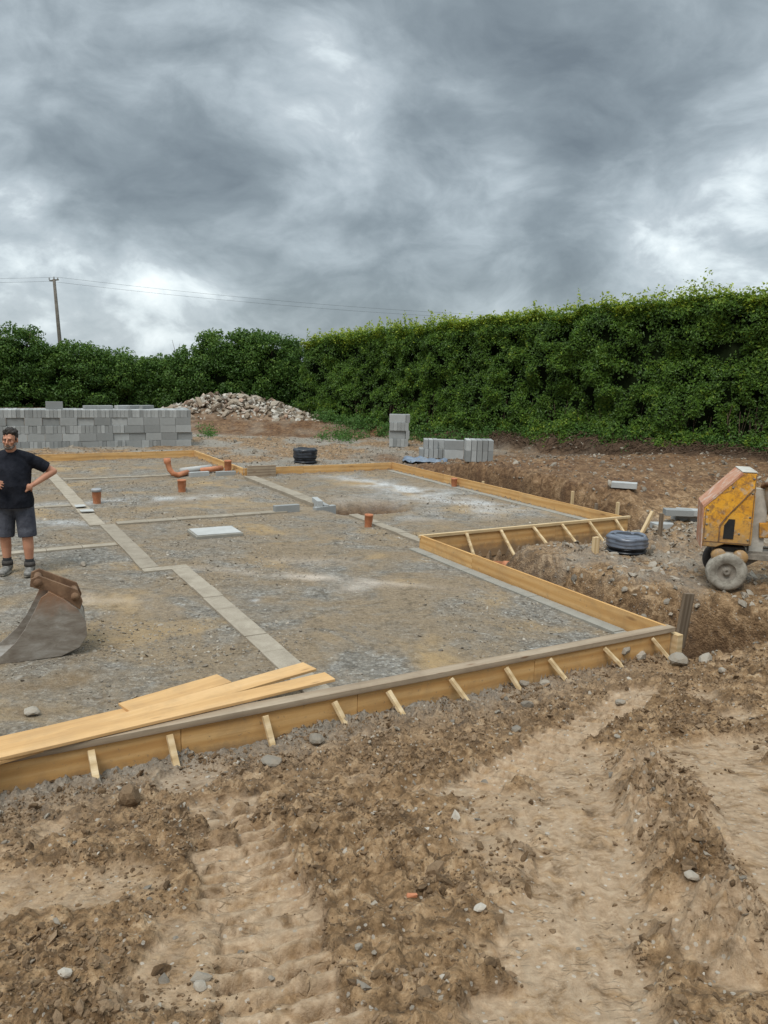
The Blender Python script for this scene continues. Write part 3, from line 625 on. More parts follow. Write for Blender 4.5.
# ------------------------------------------------------------------ drain pipes
def riser(px, py, h, r, label, cap=None, lean=0, z=0):
    q = P(px, py, z); t = empty('drain_pipe', (q.x, q.y, z-.01), 0, label, 'drain pipe', 'orange drain pipes standing out of the pad')
    t.rotation_euler = (0, lean, .3)
    h += .04
    MB().lathe([(r*.93, -.15), (r*.93, h*.4), (r*1.06, h*.46), (r*1.06, h-.03), (r*1.12, h-.028), (r*1.12, h), (r*.98, h), (r*.9, h*.6), (r*.8, 0), (.001, 0)], 20).build('pipe', 'clay_pipe', t)
    if cap: MB().lathe([(.001, h+.02), (r*1.15, h+.02), (r*1.22, h+.01), (r*1.22, h-.03), (r*1.13, h-.03)], 20).build('cap', cap, t)
    return t
riser(182, 492, .21, .075, 'short orange drain pipe standing on the far left of the pad above pale gravel')
riser(97, 503, .20, .07, 'orange drain pipe with a grey cap nearest the man', cap='grey_cap')
riser(368, 527, .17, .06, 'orange drain pipe socket beside the footing next to the dug hole', lean=.06)
riser(454, 487, .16, .06, 'orange drain pipe standing near the far side board')
riser(228, 474, .28, .075, 'taller orange drain pipe at the inner corner by the timber panel')
t = empty('drain_run', (0, 0, 0), 0, 'orange drain run lying on the pad from an upturned bend to the timber corner', 'drain run')
a = P(172, 474, .07); b = P(222, 468, .09); mid_ = P(196, 473, .09)
MB().tube([a+Vector((-.10, 0, .34)), a+Vector((-.09, 0, .24)), a+Vector((-.08, 0, .22)), a+Vector((-.05, 0, .10)), a+Vector((.02, 0, .01)), a+Vector((.12, 0, -.02)), a+(b-a)*.3], [.075, .075, .06, .058, .056, .056, .056], 16).build('bend', 'clay_pipe', t)
MB().tube([a+(b-a)*.55, b], [.06, .06], 14).build('pipe', 'clay_pipe', t)
MB().tube([a+(b-a)*.15+Vector((0, .1, .03)), a+(b-a)*.75+Vector((0, .1, .03))], [.07, .07], 12).build('sleeve', 'pale_slab', t)
for i, (px, py, lb) in enumerate([(498, 549, 'short orange pipe end lying under the braces of the arm')]):
    q = P(px, py, .0); zg_ = Z(q.x, q.y); o = MB().lathe([(.045, -.2), (.05, .18), (.062, .18), (.062, .28), (.052, .28), (.045, .12), (.001, .12)], 16).build('drain_pipe', 'clay_pipe'); o.location = (q.x, q.y+.25, zg_+.07); o.rotation_euler = (R_(82), 0, R_(40)); tag(o, lb, 'drain pipe')
# ------------------------------------------------------------------ black chambers
def chamber(px, py, r, h, label, rings=5, film='grey_film', z=0.0):
    q = G(px, py); zg_ = q.z; t = empty('plastic_chamber', (q.x, q.y, zg_-.03), .3, label, 'drain chamber')
    prof = [(r*1.02, -.1)]
    for i in range(rings):
        z0 = h*i/rings; dz_ = h/rings; prof += [(r*(.97+.05*(i%2)), z0+dz_*.1), (r*1.0, z0+dz_*.62), (r*1.09, z0+dz_*.7), (r*1.09, z0+dz_*.92), (r, z0+dz_)]
    prof += [(r*.9, h), (r*.84, h-.05), (.001, h-.06)]
    MB().lathe(prof, 32).build('body', 'black_plastic', t)
    wr = [(r*1.10, h*.42)]+[(r*(1.13+.035*math.sin(k*2.1)), h*(.42+.56*k/8)) for k in range(9)]+[(r*1.03, h+.012), (r*.92, h+.015), (r*.88, h-.03), (.001, h-.035)]
    mw = MB().lathe(wr, 48)
    for q_ in mw.v:
        a_ = math.atan2(q_.y, q_.x); f_ = 1+.018*math.sin(a_*5+q_.z*30)+.014*math.sin(a_*11+2+q_.z*9); q_.x *= f_; q_.y *= f_; q_.z += .008*math.sin(a_*4+1)*(q_.z > h*.5)
    mw.build('wrapping', film, t)
    return t
chamber(305, 463, .26, .37, 'small black plastic chamber outside the back formwork', film='black_plastic')
chamber(626, 552, .235, .24, 'black plastic chamber wrapped in grey film on the spoil by the braces', z=.02)
# ------------------------------------------------------------------ long block stack
YR = P(193, 447, 0); YL = P(0, 450.5, 0); dd = (YR-YL).normalized(); sang = math.atan2(dd.y, dd.x)
SO = YR; Ls = (YR-YL).length+.5; back_ = Vector((-dd.y, dd.x, 0))
GRP = 'concrete blocks of the long stack'
def spos(sx, dy, z): q = SO - dd*sx + back_*dy; return (q.x, q.y, z)
bw = .1035
ridx = {0: 'bottom', 1: 'second lowest', 2: 'middle', 3: 'second highest', 4: 'top'}
cnt = 0
def endcol(sx, row, dy, gapz=0):
    global cnt; cnt += 1
    block(spos(sx, dy+.22+random.uniform(-.008, .008), row*.218+gapz), sang+math.pi/2+random.uniform(-.015, .015), f'block standing end out in the {ridx[row]} row of the long stack', GRP)
def facec(sx, row, dy, tall=0):
    global cnt; cnt += 1
    block(spos(sx, dy+.05+random.uniform(-.008, .008), row*.218), sang+random.uniform(-.012, .012), f'block with its broad face out in the {ridx[row]} row of the long stack', GRP)
ranges = {0: [], 2: []}
for row in range(5):
    sx = .22 if row == 1 else .0
    sx = random.uniform(0, .06)
    while sx < Ls:
        isf = row in (1, 3) or (row in (0, 2) and (random.random() < .12 or sx < .85))
        if isf: facec(sx+.22, row, 0 if random.random() < .8 else .03); sx += .446
        else:
            endcol(sx+bw/2, row, 0); sx += bw
            if row == 4 and random.random() < .03: sx += .05
sx = .02
while sx < Ls:
    endcol(sx+bw/2, 4, .46, random.uniform(-.004, .004)); sx += bw
for row in range(5):                                       # right hand end of the pack
    block(spos(.05, .34+.22, row*.218) if row < 4 else spos(-.01, 1.2, row*.218), sang+math.pi/2, 'block closing the right hand end of the long stack', GRP)
    block(spos(.06, 1.1, row*.218) if row < 4 else spos(.1, 1.2, row*.218), sang+math.pi/2, 'block closing the right hand end of the long stack', GRP)
for i, (px, w, lb) in enumerate([(4, 0, 'block standing alone on the stack top at its left end'), (62, 1, 'upright block on the stack top above the man\'s head, right'), (94, 2, 'rounded pale block lying on top of the stack'), (105, 3, 'flat block lying just right of the rounded pale one on the stack'), (122, 3, 'flat block in the middle of the stack top, first of a pair'), (132, 3, 'flat block in the middle of the stack top, second of a pair'), (143, 3, 'last loose flat block toward the right end of the stack top')]):
    s_ = (YR.x - PY(px, 410, (YL.y+YR.y)/2).x)/dd.x
    if w == 0: block(spos(s_, .3, 5*.218-.003), sang+math.pi/2, lb)
    elif w == 1: block(spos(s_, .25, 5*.218-.003), sang, lb)
    else: block(spos(s_, .35+.05*i, 5*.218-.003), sang+.1*i, lb, flat=True)
print('stack blocks', cnt)
# small stacks by the hedge
def pile(px, py, cols, label_fn, z=0.0, rz=0.0, grp='blocks stacked by the hedge foot'):
    q = G(px, py); zg_ = q.z
    for (dx, dy, lev, r, kind_) in cols:
        w = Vector((dx*math.cos(rz)-dy*math.sin(rz), dx*math.sin(rz)+dy*math.cos(rz), 0))
        block((q.x+w.x*1.15, q.y+w.y*1.15, zg_-.02+lev*1.15), rz+r, label_fn(lev, dx), grp, flat=(kind_ == 1), sc_=1.15)
lv = lambda l: ['bottom', 'second', 'third', 'top'][min(3, int(round(l/.217)))]
hp = math.pi/2
pile(399, 446, [(-.22+.103*k, 0, .217*l, hp, 0) for l in (0, 2) for k in range(5)]+[q_ for l in (1, 3) for q_ in ((-.06, -.12, .217*l, .03, 0), (.22, 0, .217*l, hp, 0), (-.05, .1, .217*l, 0, 0))], lambda l, d: f'block in the {lv(l)} layer of the tall narrow stack by the hedge', 0)
pile(436, 457, [(-.35+.11*k, 0, 0, hp, 0) for k in range(8)]+[(-.25+.11*k, 0, .217, hp, 0) for k in range(3)]+[(.23, -.1, .217, -.05, 0), (.24, .03, .217, 0, 0)], lambda l, d: f'block in the {lv(l)} layer of the low pile beside the blue sheet', 0)
pile(460, 459, [(-.15, 0, 0, .1, 0), (-.15, .12, 0, .1, 0), (-.15, 0, .217, .06, 0), (-.14, .12, .217, .05, 0)], lambda l, d: f'block in the {lv(l)} layer of the middle pile left of the rightmost pile', 0)
pile(478, 460, [(-.22+.11*k, 0, 0, hp, 0) for k in range(5)]+[(-.22+.11*k, 0, .217, hp, 0) for k in range(5)], lambda l, d: f'block in the {lv(l)} layer of the rightmost low pile by the hedge', 0)
q = G(624, 489); zg_ = q.z-.05; block((q.x, q.y, zg_+.05), -.35, 'single pale block lying alone on the earth bank below the hedge', flat=True)
for i, (dx, dz, r, lb) in enumerate([(-.1, 0, .15, 'lower grey block of the small heap beyond the mixer spoil'), (.12, .1, -.1, 'wrapped grey block on top of the small heap left of the mixer'), (.36, .1, -.25, 'grey block at the right end of the small heap by the mixer'), (.34, 0, .0, 'grey block underneath the right end of the small heap')]):
    q = G(672, 524); block((q.x+dx, q.y+.1*i, Z(q.x+dx, q.y+.1*i)+dz-.01), r, lb, flat=True)
# blue grey plastic sheet
q = G(425, 461); n = 14; vs = []; fs = []
for i in range(n):
    for j in range(8):
        x = (i/(n-1)-.5)*1.15; y = (j/7-.5)*.75; wx = q.x+x+.1*y; wy = q.y+y-.1*x; vs.append((wx, wy, Z(wx, wy)+.035+.02*math.sin(i*1.7+j)+.02*math.cos(j*2.1)))
for i in range(n-1):
    for j in range(7): fs.append((i*8+j, (i+1)*8+j, (i+1)*8+j+1, i*8+j+1))
o = MB().add(vs, fs, True).build('plastic_sheet', 'blue_sheet'); so = o.modifiers.new('thick', 'SOLIDIFY'); so.thickness = .004; tag(o, 'crumpled blue grey plastic sheet in front of the low block pile', 'plastic sheet')
# wooden pegs
def peg(px, py, h, label, w=.045, mat='timber', lean=0.0, z=0.0, d=.045):
    q = P(px, py, .06) if z == -.1 else (P(px, py, z) if z < -.05 else G(px, py)); zg_ = .06 if z == -.1 else (max(Z(q.x, q.y), -.15) if z < -.05 else q.z)
    mb = MB(); mb.box(-.5 if z == -.1 else -.15, h, -d/2, d/2, -w/2, w/2)
    o = mb.build('peg', mat, None, .003); o.location = (q.x, q.y, zg_); o.rotation_euler = (.05, lean-math.pi/2, .4); tag(o, label, 'peg', 'wooden pegs in the trench sides')
peg(572, 503, .22, 'wooden peg in the far trench left of the other pegs', z=-.1)
peg(617, 515, .22, 'wooden peg directly below the single pale block', z=-.1)
peg(596, 510, .12, 'dark short peg between two taller pegs in the far trench', mat='dark_timber', z=-.1)
peg(643, 532, .3, 'leaning wooden peg by the end of the arm formwork', lean=.5, z=0)
peg(660, 534, .28, 'dark upright peg right of the leaning peg', mat='dark_timber', z=0)
peg(483, 486, .10, 'small peg outside the far side board', z=-.1)
peg(595, 553, .2, 'orange brown timber stub left of the wrapped chamber', z=0, w=.09)
peg(680, 648, .42, 'grey weathered board end standing in the pit at the corner', w=.13, d=.035, mat='dark_timber', lean=.12, z=-.3)
# ------------------------------------------------------------------ rubble heap
q0 = PY(140, 412, 31.0); q1 = PY(324, 415, 30.0); nr_ = 2200; pr = []; sr = []
for i in range(nr_):
    t_ = random.random(); w = random.uniform(-1, 1); prof = (.12+.88*min(1, t_*2.8))*min(1, (1-t_)*2.6)**.7*(.62+.34*math.exp(-((t_-.5)/.28)**2)); hgt = .98*prof*(1-w*w)**.7
    x = q0.x+(q1.x-q0.x)*t_; y = 31.0+w*1.6; pr.append((x, y, .36+hgt*random.uniform(.55, 1.0))); sr.append(random.uniform(.05, .13) if random.random() < .8 else random.uniform(.13, .25))
o = scatter('rubble_heap', np.array(pr), np.array(sr), 'rubble', 1, .65, .45, False, .4, rng.random(nr_), 16); tag(o, 'heap of broken stone and brick rubble on the earth bank before the hedge', 'rubble', kind='stuff')
# earth under the heap
mb = MB(); rings = []
for i in range(25):
    t_ = i/24; prof = (.12+.88*min(1, t_*2.8))*min(1, (1-t_)*2.6)**.7*(.62+.34*math.exp(-((t_-.5)/.28)**2)); x = q0.x-.5+(q1.x-q0.x+1.2)*t_
    rings.append([Vector((x, 31+1.7*math.cos(a_), .25+(.05+.7*prof)*math.sin(a_)*(1 if math.sin(a_) > 0 else .1))) for a_ in [2*math.pi*k/16 for k in range(16)]])
o = mb.ringed(rings).build('earth_mound', 'mound_earth'); tag(o, kind='structure')
# ------------------------------------------------------------------ foliage
def leafmesh(name, c_, nrm, size, tint, mat, parent=None, asp=.6):
    n = len(c_); r1 = rng.normal(size=(n, 3)); t1 = np.cross(nrm, r1); t1 /= np.linalg.norm(t1, axis=1)[:, None]+1e-9; t2 = np.cross(nrm, t1); t2 /= np.linalg.norm(t2, axis=1)[:, None]+1e-9
    L_ = size[:, None]; w = L_*asp*rng.uniform(.8, 1.2, (n, 1)); bend = nrm*L_*.18
    V_ = np.stack([c_-t1*L_*.55-bend, c_+t2*w*.5, c_+t1*L_*.55-bend, c_-t2*w*.5], 1).reshape(-1, 3)
    return npmesh(name, V_, np.arange(4*n).reshape(n, 4), mat, False, dict(tint=np.repeat(np.clip(tint, 0, 1), 4)), parent)
# main hedge
h0 = HA - HD*2.0; HL = HLEN+9.0
def ztop(px, py, hs):
    q = HA + HD*hs; 
    d_ = ray(px, py); t_ = q.y/d_.y; return CZ+d_.z*t_
ctl = []
for px, py in [(300, 338), (343, 331), (400, 325), (450, 320), (500, 314), (560, 307), (620, 300), (700, 292), (768, 287)]:
    # intersection of view column with the hedge line
    d_ = ray(px, py); A_ = np.array([[d_.x, -HD.x], [d_.y, -HD.y]]); sol = np.linalg.solve(A_, np.array([HA.x, HA.y])); ctl.append((sol[1], CZ+d_.z*sol[0]))
print('hedge ctl', [(round(a, 1), round(b, 2)) for a, b in ctl], 'HA', HA, 'HB', HB)
cs = np.array([a for a, b in ctl]); ch_ = np.array([b for a, b in ctl])
def hgt(sv): return np.interp(sv, cs, ch_) 
THK = 1.9
def hedge_pts(n):
    s_ = rng.uniform(-2.5, HLEN+6, n); part = rng.random(n); Ht = hgt(s_)-.12
    zl = .45-.2*np.clip((s_-5)/4, 0, 1); zf = zl+(Ht-zl)*rng.random(n)**.96; front = part < .74
    y = np.where(front, 0.0, -THK*rng.random(n)); z = np.where(front, zf, Ht)
    rnd = .35                                                        # rounded top edge
    bul = .42*fbm(s_*.7, z*.7, 81, 3)+.26*fbm(s_*2.1, z*2.1, 83, 3)
    bul_t = .12*fbm(s_*.9, y*.9, 85, 3)+.14*fbm(s_*3, y*3, 86, 2)
    over = np.clip((z-(Ht-.5))/.5, 0, 1)
    off = np.where(front, bul-over**2*.35, 0); zz_ = np.where(front, z, z+bul_t)
    low = np.clip((1.3-z)/.9, 0, 1); off = off+np.where(front, low*(.30+.10*np.clip((s_-5)/4, 0, 1))*np.clip(.5+fbm(s_*1.1, s_*0, 88), 0, 1), 0)
    dep = rng.exponential(.13, n); off = off-np.where(front, dep, 0); zz_ = zz_-np.where(front, 0, dep*.8)
    px_ = HA.x+HD.x*s_+HN.x*(off+y); py_ = HA.y+HD.y*s_+HN.y*(off+y)
    nr = np.where(front[:, None], np.array([HN.x, HN.y, .35]), np.array([0, 0, 1.0]))
    return s_, z, Ht, front, dep, np.stack([px_, py_, zz_], 1), nr
s_, z, Ht, front, dep, pts, nr = hedge_pts(330000)
cl = fbm(s_*2.6, z*2.6, 91, 3); keep = (rng.random(len(s_)) < .55+1.1*cl+.3*(z > Ht-.5)) ; 
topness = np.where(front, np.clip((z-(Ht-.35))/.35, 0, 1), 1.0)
tint = .30+.32*cl+rng.normal(0, .14, len(s_))+.50*topness*(rng.random(len(s_))**.5)+.18*(z < 1.1)*rng.random(len(s_))-.4*np.clip(dep-.2, 0, .5)  # lit hedge top painted in as a paler tint; deeper leaves go darker
nr = nr+rng.normal(0, .55, nr.shape); nr /= np.linalg.norm(nr, axis=1)[:, None]
hedge = empty('hedge', HA, 0, 'tall clipped green hedge running along the whole right side', 'hedge')
base = np.array(HA)
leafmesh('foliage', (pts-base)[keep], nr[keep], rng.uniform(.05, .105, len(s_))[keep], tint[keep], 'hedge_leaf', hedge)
# shoots standing out of the top
ns = 900; ss = rng.uniform(-2.5, HLEN+6, ns); hh = np.abs(rng.normal(0, .17, ns))*(.6+.8*(fbm(ss*.8, ss*0, 95)+.5))+.05; yy_ = -rng.random(ns)*1.0; cc = []; tt = []
for a, b, c2 in zip(ss, hh, yy_):
    k = int(5+b*26); fr = rng.random(k); cx = a+rng.normal(0, .03+.05*(1-fr), k)+rng.normal(0, .12)*fr; cz = float(hgt(a))-.1+fr*b
    cc.append(np.stack([HD.x*cx+HN.x*c2, HD.y*cx+HN.y*c2+rng.normal(0, .03, k), cz-base[2]], 1)); tt.append(.6+.35*fr)
cc = np.concatenate(cc); nn = rng.normal(size=cc.shape)+np.array([0, -.6, .6]); nn /= np.linalg.norm(nn, axis=1)[:, None]
leafmesh('shoots', cc, nn, rng.uniform(.05, .10, len(cc)), np.concatenate(tt), 'hedge_leaf', hedge)
# dark inner mass
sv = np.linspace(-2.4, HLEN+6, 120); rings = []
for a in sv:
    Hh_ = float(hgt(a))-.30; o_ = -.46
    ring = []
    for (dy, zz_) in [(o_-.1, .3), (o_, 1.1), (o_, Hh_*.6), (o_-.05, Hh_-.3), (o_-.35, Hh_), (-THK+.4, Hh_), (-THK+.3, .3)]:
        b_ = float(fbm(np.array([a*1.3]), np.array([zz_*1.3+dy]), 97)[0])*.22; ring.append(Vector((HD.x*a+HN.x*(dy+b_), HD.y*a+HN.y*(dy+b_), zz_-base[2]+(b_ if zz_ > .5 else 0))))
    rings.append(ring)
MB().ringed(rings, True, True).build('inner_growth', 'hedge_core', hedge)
# stems and roots
mb = MB()
for i in range(260):
    a = random.uniform(0, HLEN+3); o_ = random.uniform(-.6, -.15); x0 = HD.x*a+HN.x*o_; y0 = HD.y*a+HN.y*o_; r0 = random.uniform(.010, .028); pts_ = []
    lx = random.uniform(-.25, .25)
    for k in range(5): f = k/4; pts_.append((x0+HD.x*lx*f*f+random.uniform(-.03, .03), y0+HD.y*lx*f*f+random.uniform(-.03, .03), f*random.uniform(.9, 1.4)))
    mb.tube(pts_, [r0*(1-.7*k/4) for k in range(5)], 5)
mb.build('stems', 'bark', hedge)
mb = MB()
for i in range(520):
    a = random.uniform(HLEN*.35, HLEN+3)
    pts_ = []; lx = random.uniform(-.7, .7); o0 = random.uniform(-.15, .45); ln = random.uniform(.1, .5)
    for k in range(5):
        f = k/4; s2_ = a+lx*f; oo = o0+ln*f; s2_ += random.uniform(-.08, .08); gx = HA.x+HD.x*s2_+HN.x*oo; gy = HA.y+HD.y*s2_+HN.y*oo
        pts_.append((gx-HA.x, gy-HA.y, Z(gx, gy)-HA.z+random.uniform(0.0, .14)))
    r0 = random.uniform(.006, .017); mb.tube(pts_, [r0, r0*.9, r0*.8, r0*.6, r0*.3], 4)
mb.build('roots', 'root', hedge)
# left hand bushes
def shrub(px, pytop, Yd, wid, label, zb=.4, dens=1.0, seed=1, cat='bush', pybot=None, name='shrub', spiky=.3, depth=None, mat='shrub_leaf'):
    top = PY(px, pytop, Yd); x0 = top.x; Hs = top.z-zb; dp = depth or wid*.7
    t = empty(name, (x0, Yd, zb), 0, label, cat, 'bushes behind the long block stack')
    ncl = int(70*dens*wid*Hs/10)+25; cc = []; tt = []; nn = []
    mbx = MB()
    for k in range(ncl):
        th = random.uniform(0, 2*math.pi); ph = random.random(); rr = .65+.35*random.random()
        zc = ph*Hs*.96; fall = math.sqrt(max(0.02, 1-max(0, (zc/Hs-.45)/.6)**2))
        cx = math.cos(th)*wid/2*rr*fall; cy = -abs(math.sin(th))*dp/2*rr*fall if random.random() < .75 else abs(math.sin(th))*dp/2*rr*fall
        R0 = random.uniform(.28, .55); k2 = int(170*R0/.4); d = rng.normal(size=(k2, 3)); d /= np.linalg.norm(d, axis=1)[:, None]; rad = R0*rng.random((k2, 1))**.4
        cc.append(np.array([cx, cy, zc])+d*rad*np.array([1, 1, .8])); tt.append(np.full(k2, .30+random.uniform(-.15, .2))+.3*(d[:, 2] > .3)*rng.random(k2)+.15*zc/Hs); nn.append(d)
    for k in range(int(18*wid*spiky/.3)):                           # shoots
        cx = random.uniform(-.5, .5)*wid; fall = math.sqrt(max(.05, 1-(2*cx/wid)**2*.7)); z0 = Hs*fall*.9; ln = random.uniform(.15, .55); k2 = int(10+ln*30); f = rng.random(k2)
        cc.append(np.stack([cx+rng.normal(0, .04, k2)+f*random.uniform(-.15, .15), rng.normal(0, .2, k2)*0+random.uniform(-.4, .2)+rng.normal(0, .04, k2), z0+f*ln], 1)); tt.append(.45+.3*f); nn.append(rng.normal(size=(k2, 3)))
    cc = np.concatenate(cc); nn = np.concatenate(nn)+rng.normal(0, .5, (len(cc), 3)); nn /= np.linalg.norm(nn, axis=1)[:, None]; tt = np.concatenate(tt)+rng.normal(0, .08, len(cc))
    ok = cc[:, 2] > -.1
    leafmesh('crown', cc[ok], nn[ok], rng.uniform(.07, .14, len(cc))[ok], tt[ok], mat, t)
    for k in range(7):
        a_ = random.uniform(-.25, .25)*wid; b_ = random.uniform(-.2, .2); pts_ = [(a_*.3, b_, -.3), (a_*.6, b_, Hs*.3), (a_, b_*1.5, Hs*.6), (a_*1.3+random.uniform(-.2, .2), b_*2, Hs*.93)]
        mbx.tube(pts_, [.07, .05, .03, .01], 6)
    mbx.build('trunk', 'bark', t)
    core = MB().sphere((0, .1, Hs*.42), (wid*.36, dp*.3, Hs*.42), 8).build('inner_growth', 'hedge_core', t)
    return t
for a in [(-40, 322, 33.5, 4.2, 'bushy tree cut off by the left edge of the picture', 1), (8, 322, 34, 3.4, 'tall bush at the far left rising above the stack'), (42, 346, 35.5, 3.0, 'low bush just left of the utility pole'), (75, 340, 34.5, 3.4, 'rounded bush directly in front of the utility pole'),
          (108, 349, 35, 3.0, 'straggly bush right of the utility pole'), (138, 359, 36, 3.0, 'low bush at the dip of the left hand hedge'), (168, 356, 36, 2.8, 'low bush left of the rubble heap'), (196, 345, 35, 2.8, 'bush behind the left end of the rubble heap'),
          (228, 327, 34.5, 3.3, 'tall rounded bush behind the rubble heap'), (268, 330, 34.5, 3.2, 'tall bush behind the right half of the rubble heap'), (300, 347, 34.8, 2.8, 'bush filling the join between the rubble and the clipped hedge')]:
    shrub(a[0], a[1]+4, a[2], a[3], a[4], dens=1.3, depth=2.4)
# bare twig above the left hedge
q = PY(177, 356, 35.5); t = empty('bare_twig', (q.x, q.y, q.z-.8), 0, 'thin bare dead twig poking above the left hand hedge', 'twig'); mb = MB(); mb.tube([(0, 0, 0), (-.05, 0, .9), (-.2, 0, 1.5)], [.02, .012, .006], 5); mb.tube([(-.05, 0, .8), (.1, 0, 1.2), (.14, 0, 1.35)], [.012, .008, .005], 5); mb.build('stem', 'bark', t)
# weeds along the hedge foot and by the bank
def weeds(name, n, fn, label, h=.3, size=.07):
    cc = []; nn = []; tt = []
    for i in range(n):
        x, y = fn(); z0 = Z(x, y); k = random.randint(8, 16); hh_ = h*random.uniform(.4, 1.2); f = rng.random(k)
        cc.append(np.stack([x+rng.normal(0, .08, k), y+rng.normal(0, .08, k), z0+f*hh_], 1)); nn.append(rng.normal(size=(k, 3))+np.array([0, -.5, .8])); tt.append(.35+.4*f*rng.random(k)+random.uniform(-.15, .2))
    cc = np.concatenate(cc); nn = np.concatenate(nn); nn /= np.linalg.norm(nn, axis=1)[:, None]
    return tag(leafmesh(name, cc, nn, rng.uniform(size*.6, size*1.3, len(cc)), np.concatenate(tt), 'weed_leaf'), label, 'weeds', kind='stuff')
def hf():
    a = random.uniform(-1, HLEN+4); o_ = random.gauss(.15, .22)+(.3 if a < 7 else -.4); q = HA+HD*a+HN*o_; return q.x, q.y
weeds('foot_weeds', 1500, hf, 'rough green weeds growing along the foot of the clipped hedge', .38)
def hg():
    q = P(random.gauss(345, 14), 430+random.gauss(0, 2), .3); return q.x, q.y
weeds('grass_patch', 120, hg, 'patch of fresh green weeds right of the rubble heap', .25)
def hk():
    q = P(random.gauss(207, 5), 434+random.gauss(0, 2), .1); return q.x, q.y
weeds('weed_tuft', 30, hk, 'small green weed tuft on the bank right of the long stack', .22)
# ------------------------------------------------------------------ utility poles and wires
def upole(x, y, ztop_, label):
    t = empty('utility_pole', (x, y, 0), 0, label, 'utility pole', 'utility poles beyond the hedges')
    MB().tube([(0, 0, 0), (.0, 0, ztop_*.5), (0, 0, ztop_)], [.17, .14, .11], 12).build('post', 'pole_wood', t)
    MB().bar((-.35, 0, ztop_-.12), (.35, 0, ztop_-.05), .09, .09).build('crossarm', 'pole_wood', t)
    for dx in (-.38, 0, .3): MB().lathe([(.03, 0), (.06, .05), (.035, .09), (.06, .13), (.03, .2), (.001, .21)], 10, Matrix.Translation((dx*.95, 0, ztop_-.06 if dx else ztop_))).build('insulator', 'grey_cap', t)
    return t
p1 = PY(54, 279, 62); p2 = PY(715, 320, 86); p0 = Vector((p1.x-40, 62-24, p1.z+.2)); p0 = PY(-330, 262, 55)
t1 = upole(p1.x, 62, p1.z, 'weathered wooden utility pole rising behind the left hand bushes'); t1.rotation_euler = (0, R_(-2.6), 0); t1.location.x += p1.z*math.tan(R_(2.6))
for a_, b_, sag, lb in [(p0, p1, .5, 'overhead wires running left from the wooden pole out of the picture'), (p1, p2, 1.0, 'overhead wires sagging right from the wooden pole to behind the hedge')]:
    tw = empty('overhead_wires', a_, 0, lb, 'wires')
    for off in (-.35, .28):
        mb = MB(); mb.tube([Vector((off, 0, off*.5))+(b_-a_)*(k/24)-Vector((0, 0, sag*4*(k/24)*(1-k/24))) for k in range(25)], .008, 5); mb.build('wire', 'wire', tw)
# ------------------------------------------------------------------ digger bucket
def bucket():
    # local: +x towards the cutting lip, z up, y width; lying open towards the lip
    pos = P(51, 650, 0.0)
    t = empty('digger_bucket', (pos.x, pos.y, 0), R_(203), 'rusty grey steel digger bucket lying on the pad near the man', 'digger bucket')
    W2 = .21
    side = [(.45, .0), (.20, .0), (-.08, .01), (-.22, .07), (-.285, .17), (-.28, .29), (-.22, .40), (-.12, .49), (-.01, .565), (.05, .52), (.11, .40), (.18, .27), (.26, .16), (.36, .07)]
    for y0 in (-W2, W2-.012): MB().prism(side, y0, y0+.012).build('side_plate', 'bucket_steel', t, .002)
    # curved shell: floor from lip round the back to the top
    cur = [(.46, .004), (.20, .004), (-.08, .014), (-.215, .074), (-.278, .172), (-.273, .288), (-.214, .395), (-.116, .482), (-.01, .555)]
    th_ = .014; inn = []
    for i, (x, z) in enumerate(cur):
        x2, z2 = cur[min(i+1, len(cur)-1)]; x1, z1 = cur[max(i-1, 0)]; d = Vector((x2-x1, z2-z1)).normalized(); inn.append((x+d.y*th_*1.0, z-d.x*th_))
    poly = cur + inn[::-1]; MB().prism(poly, -W2+.013, W2-.013).build('shell', 'bucket_steel', t)
    MB().box(.40, .52, -W2-.01, W2+.01, .002, .018).build('cutting_edge', 'bright_edge', t, .003)
    for y0 in (-.13, .105): MB().prism([(.13, .60), (.12, .66), (.06, .685), (-.23, .54), (-.265, .44), (-.24, .37), (-.13, .47), (-.01, .555), (.06, .57)], y0, y0+.028).build('ear', 'rust', t, .003)
    for x, z in ((.07, .63), (-.205, .49)): MB().tube([(x, -.16, z), (x, .16, z)], .032, 14).build('pin', 'rust', t)
    return t
bk = bucket()
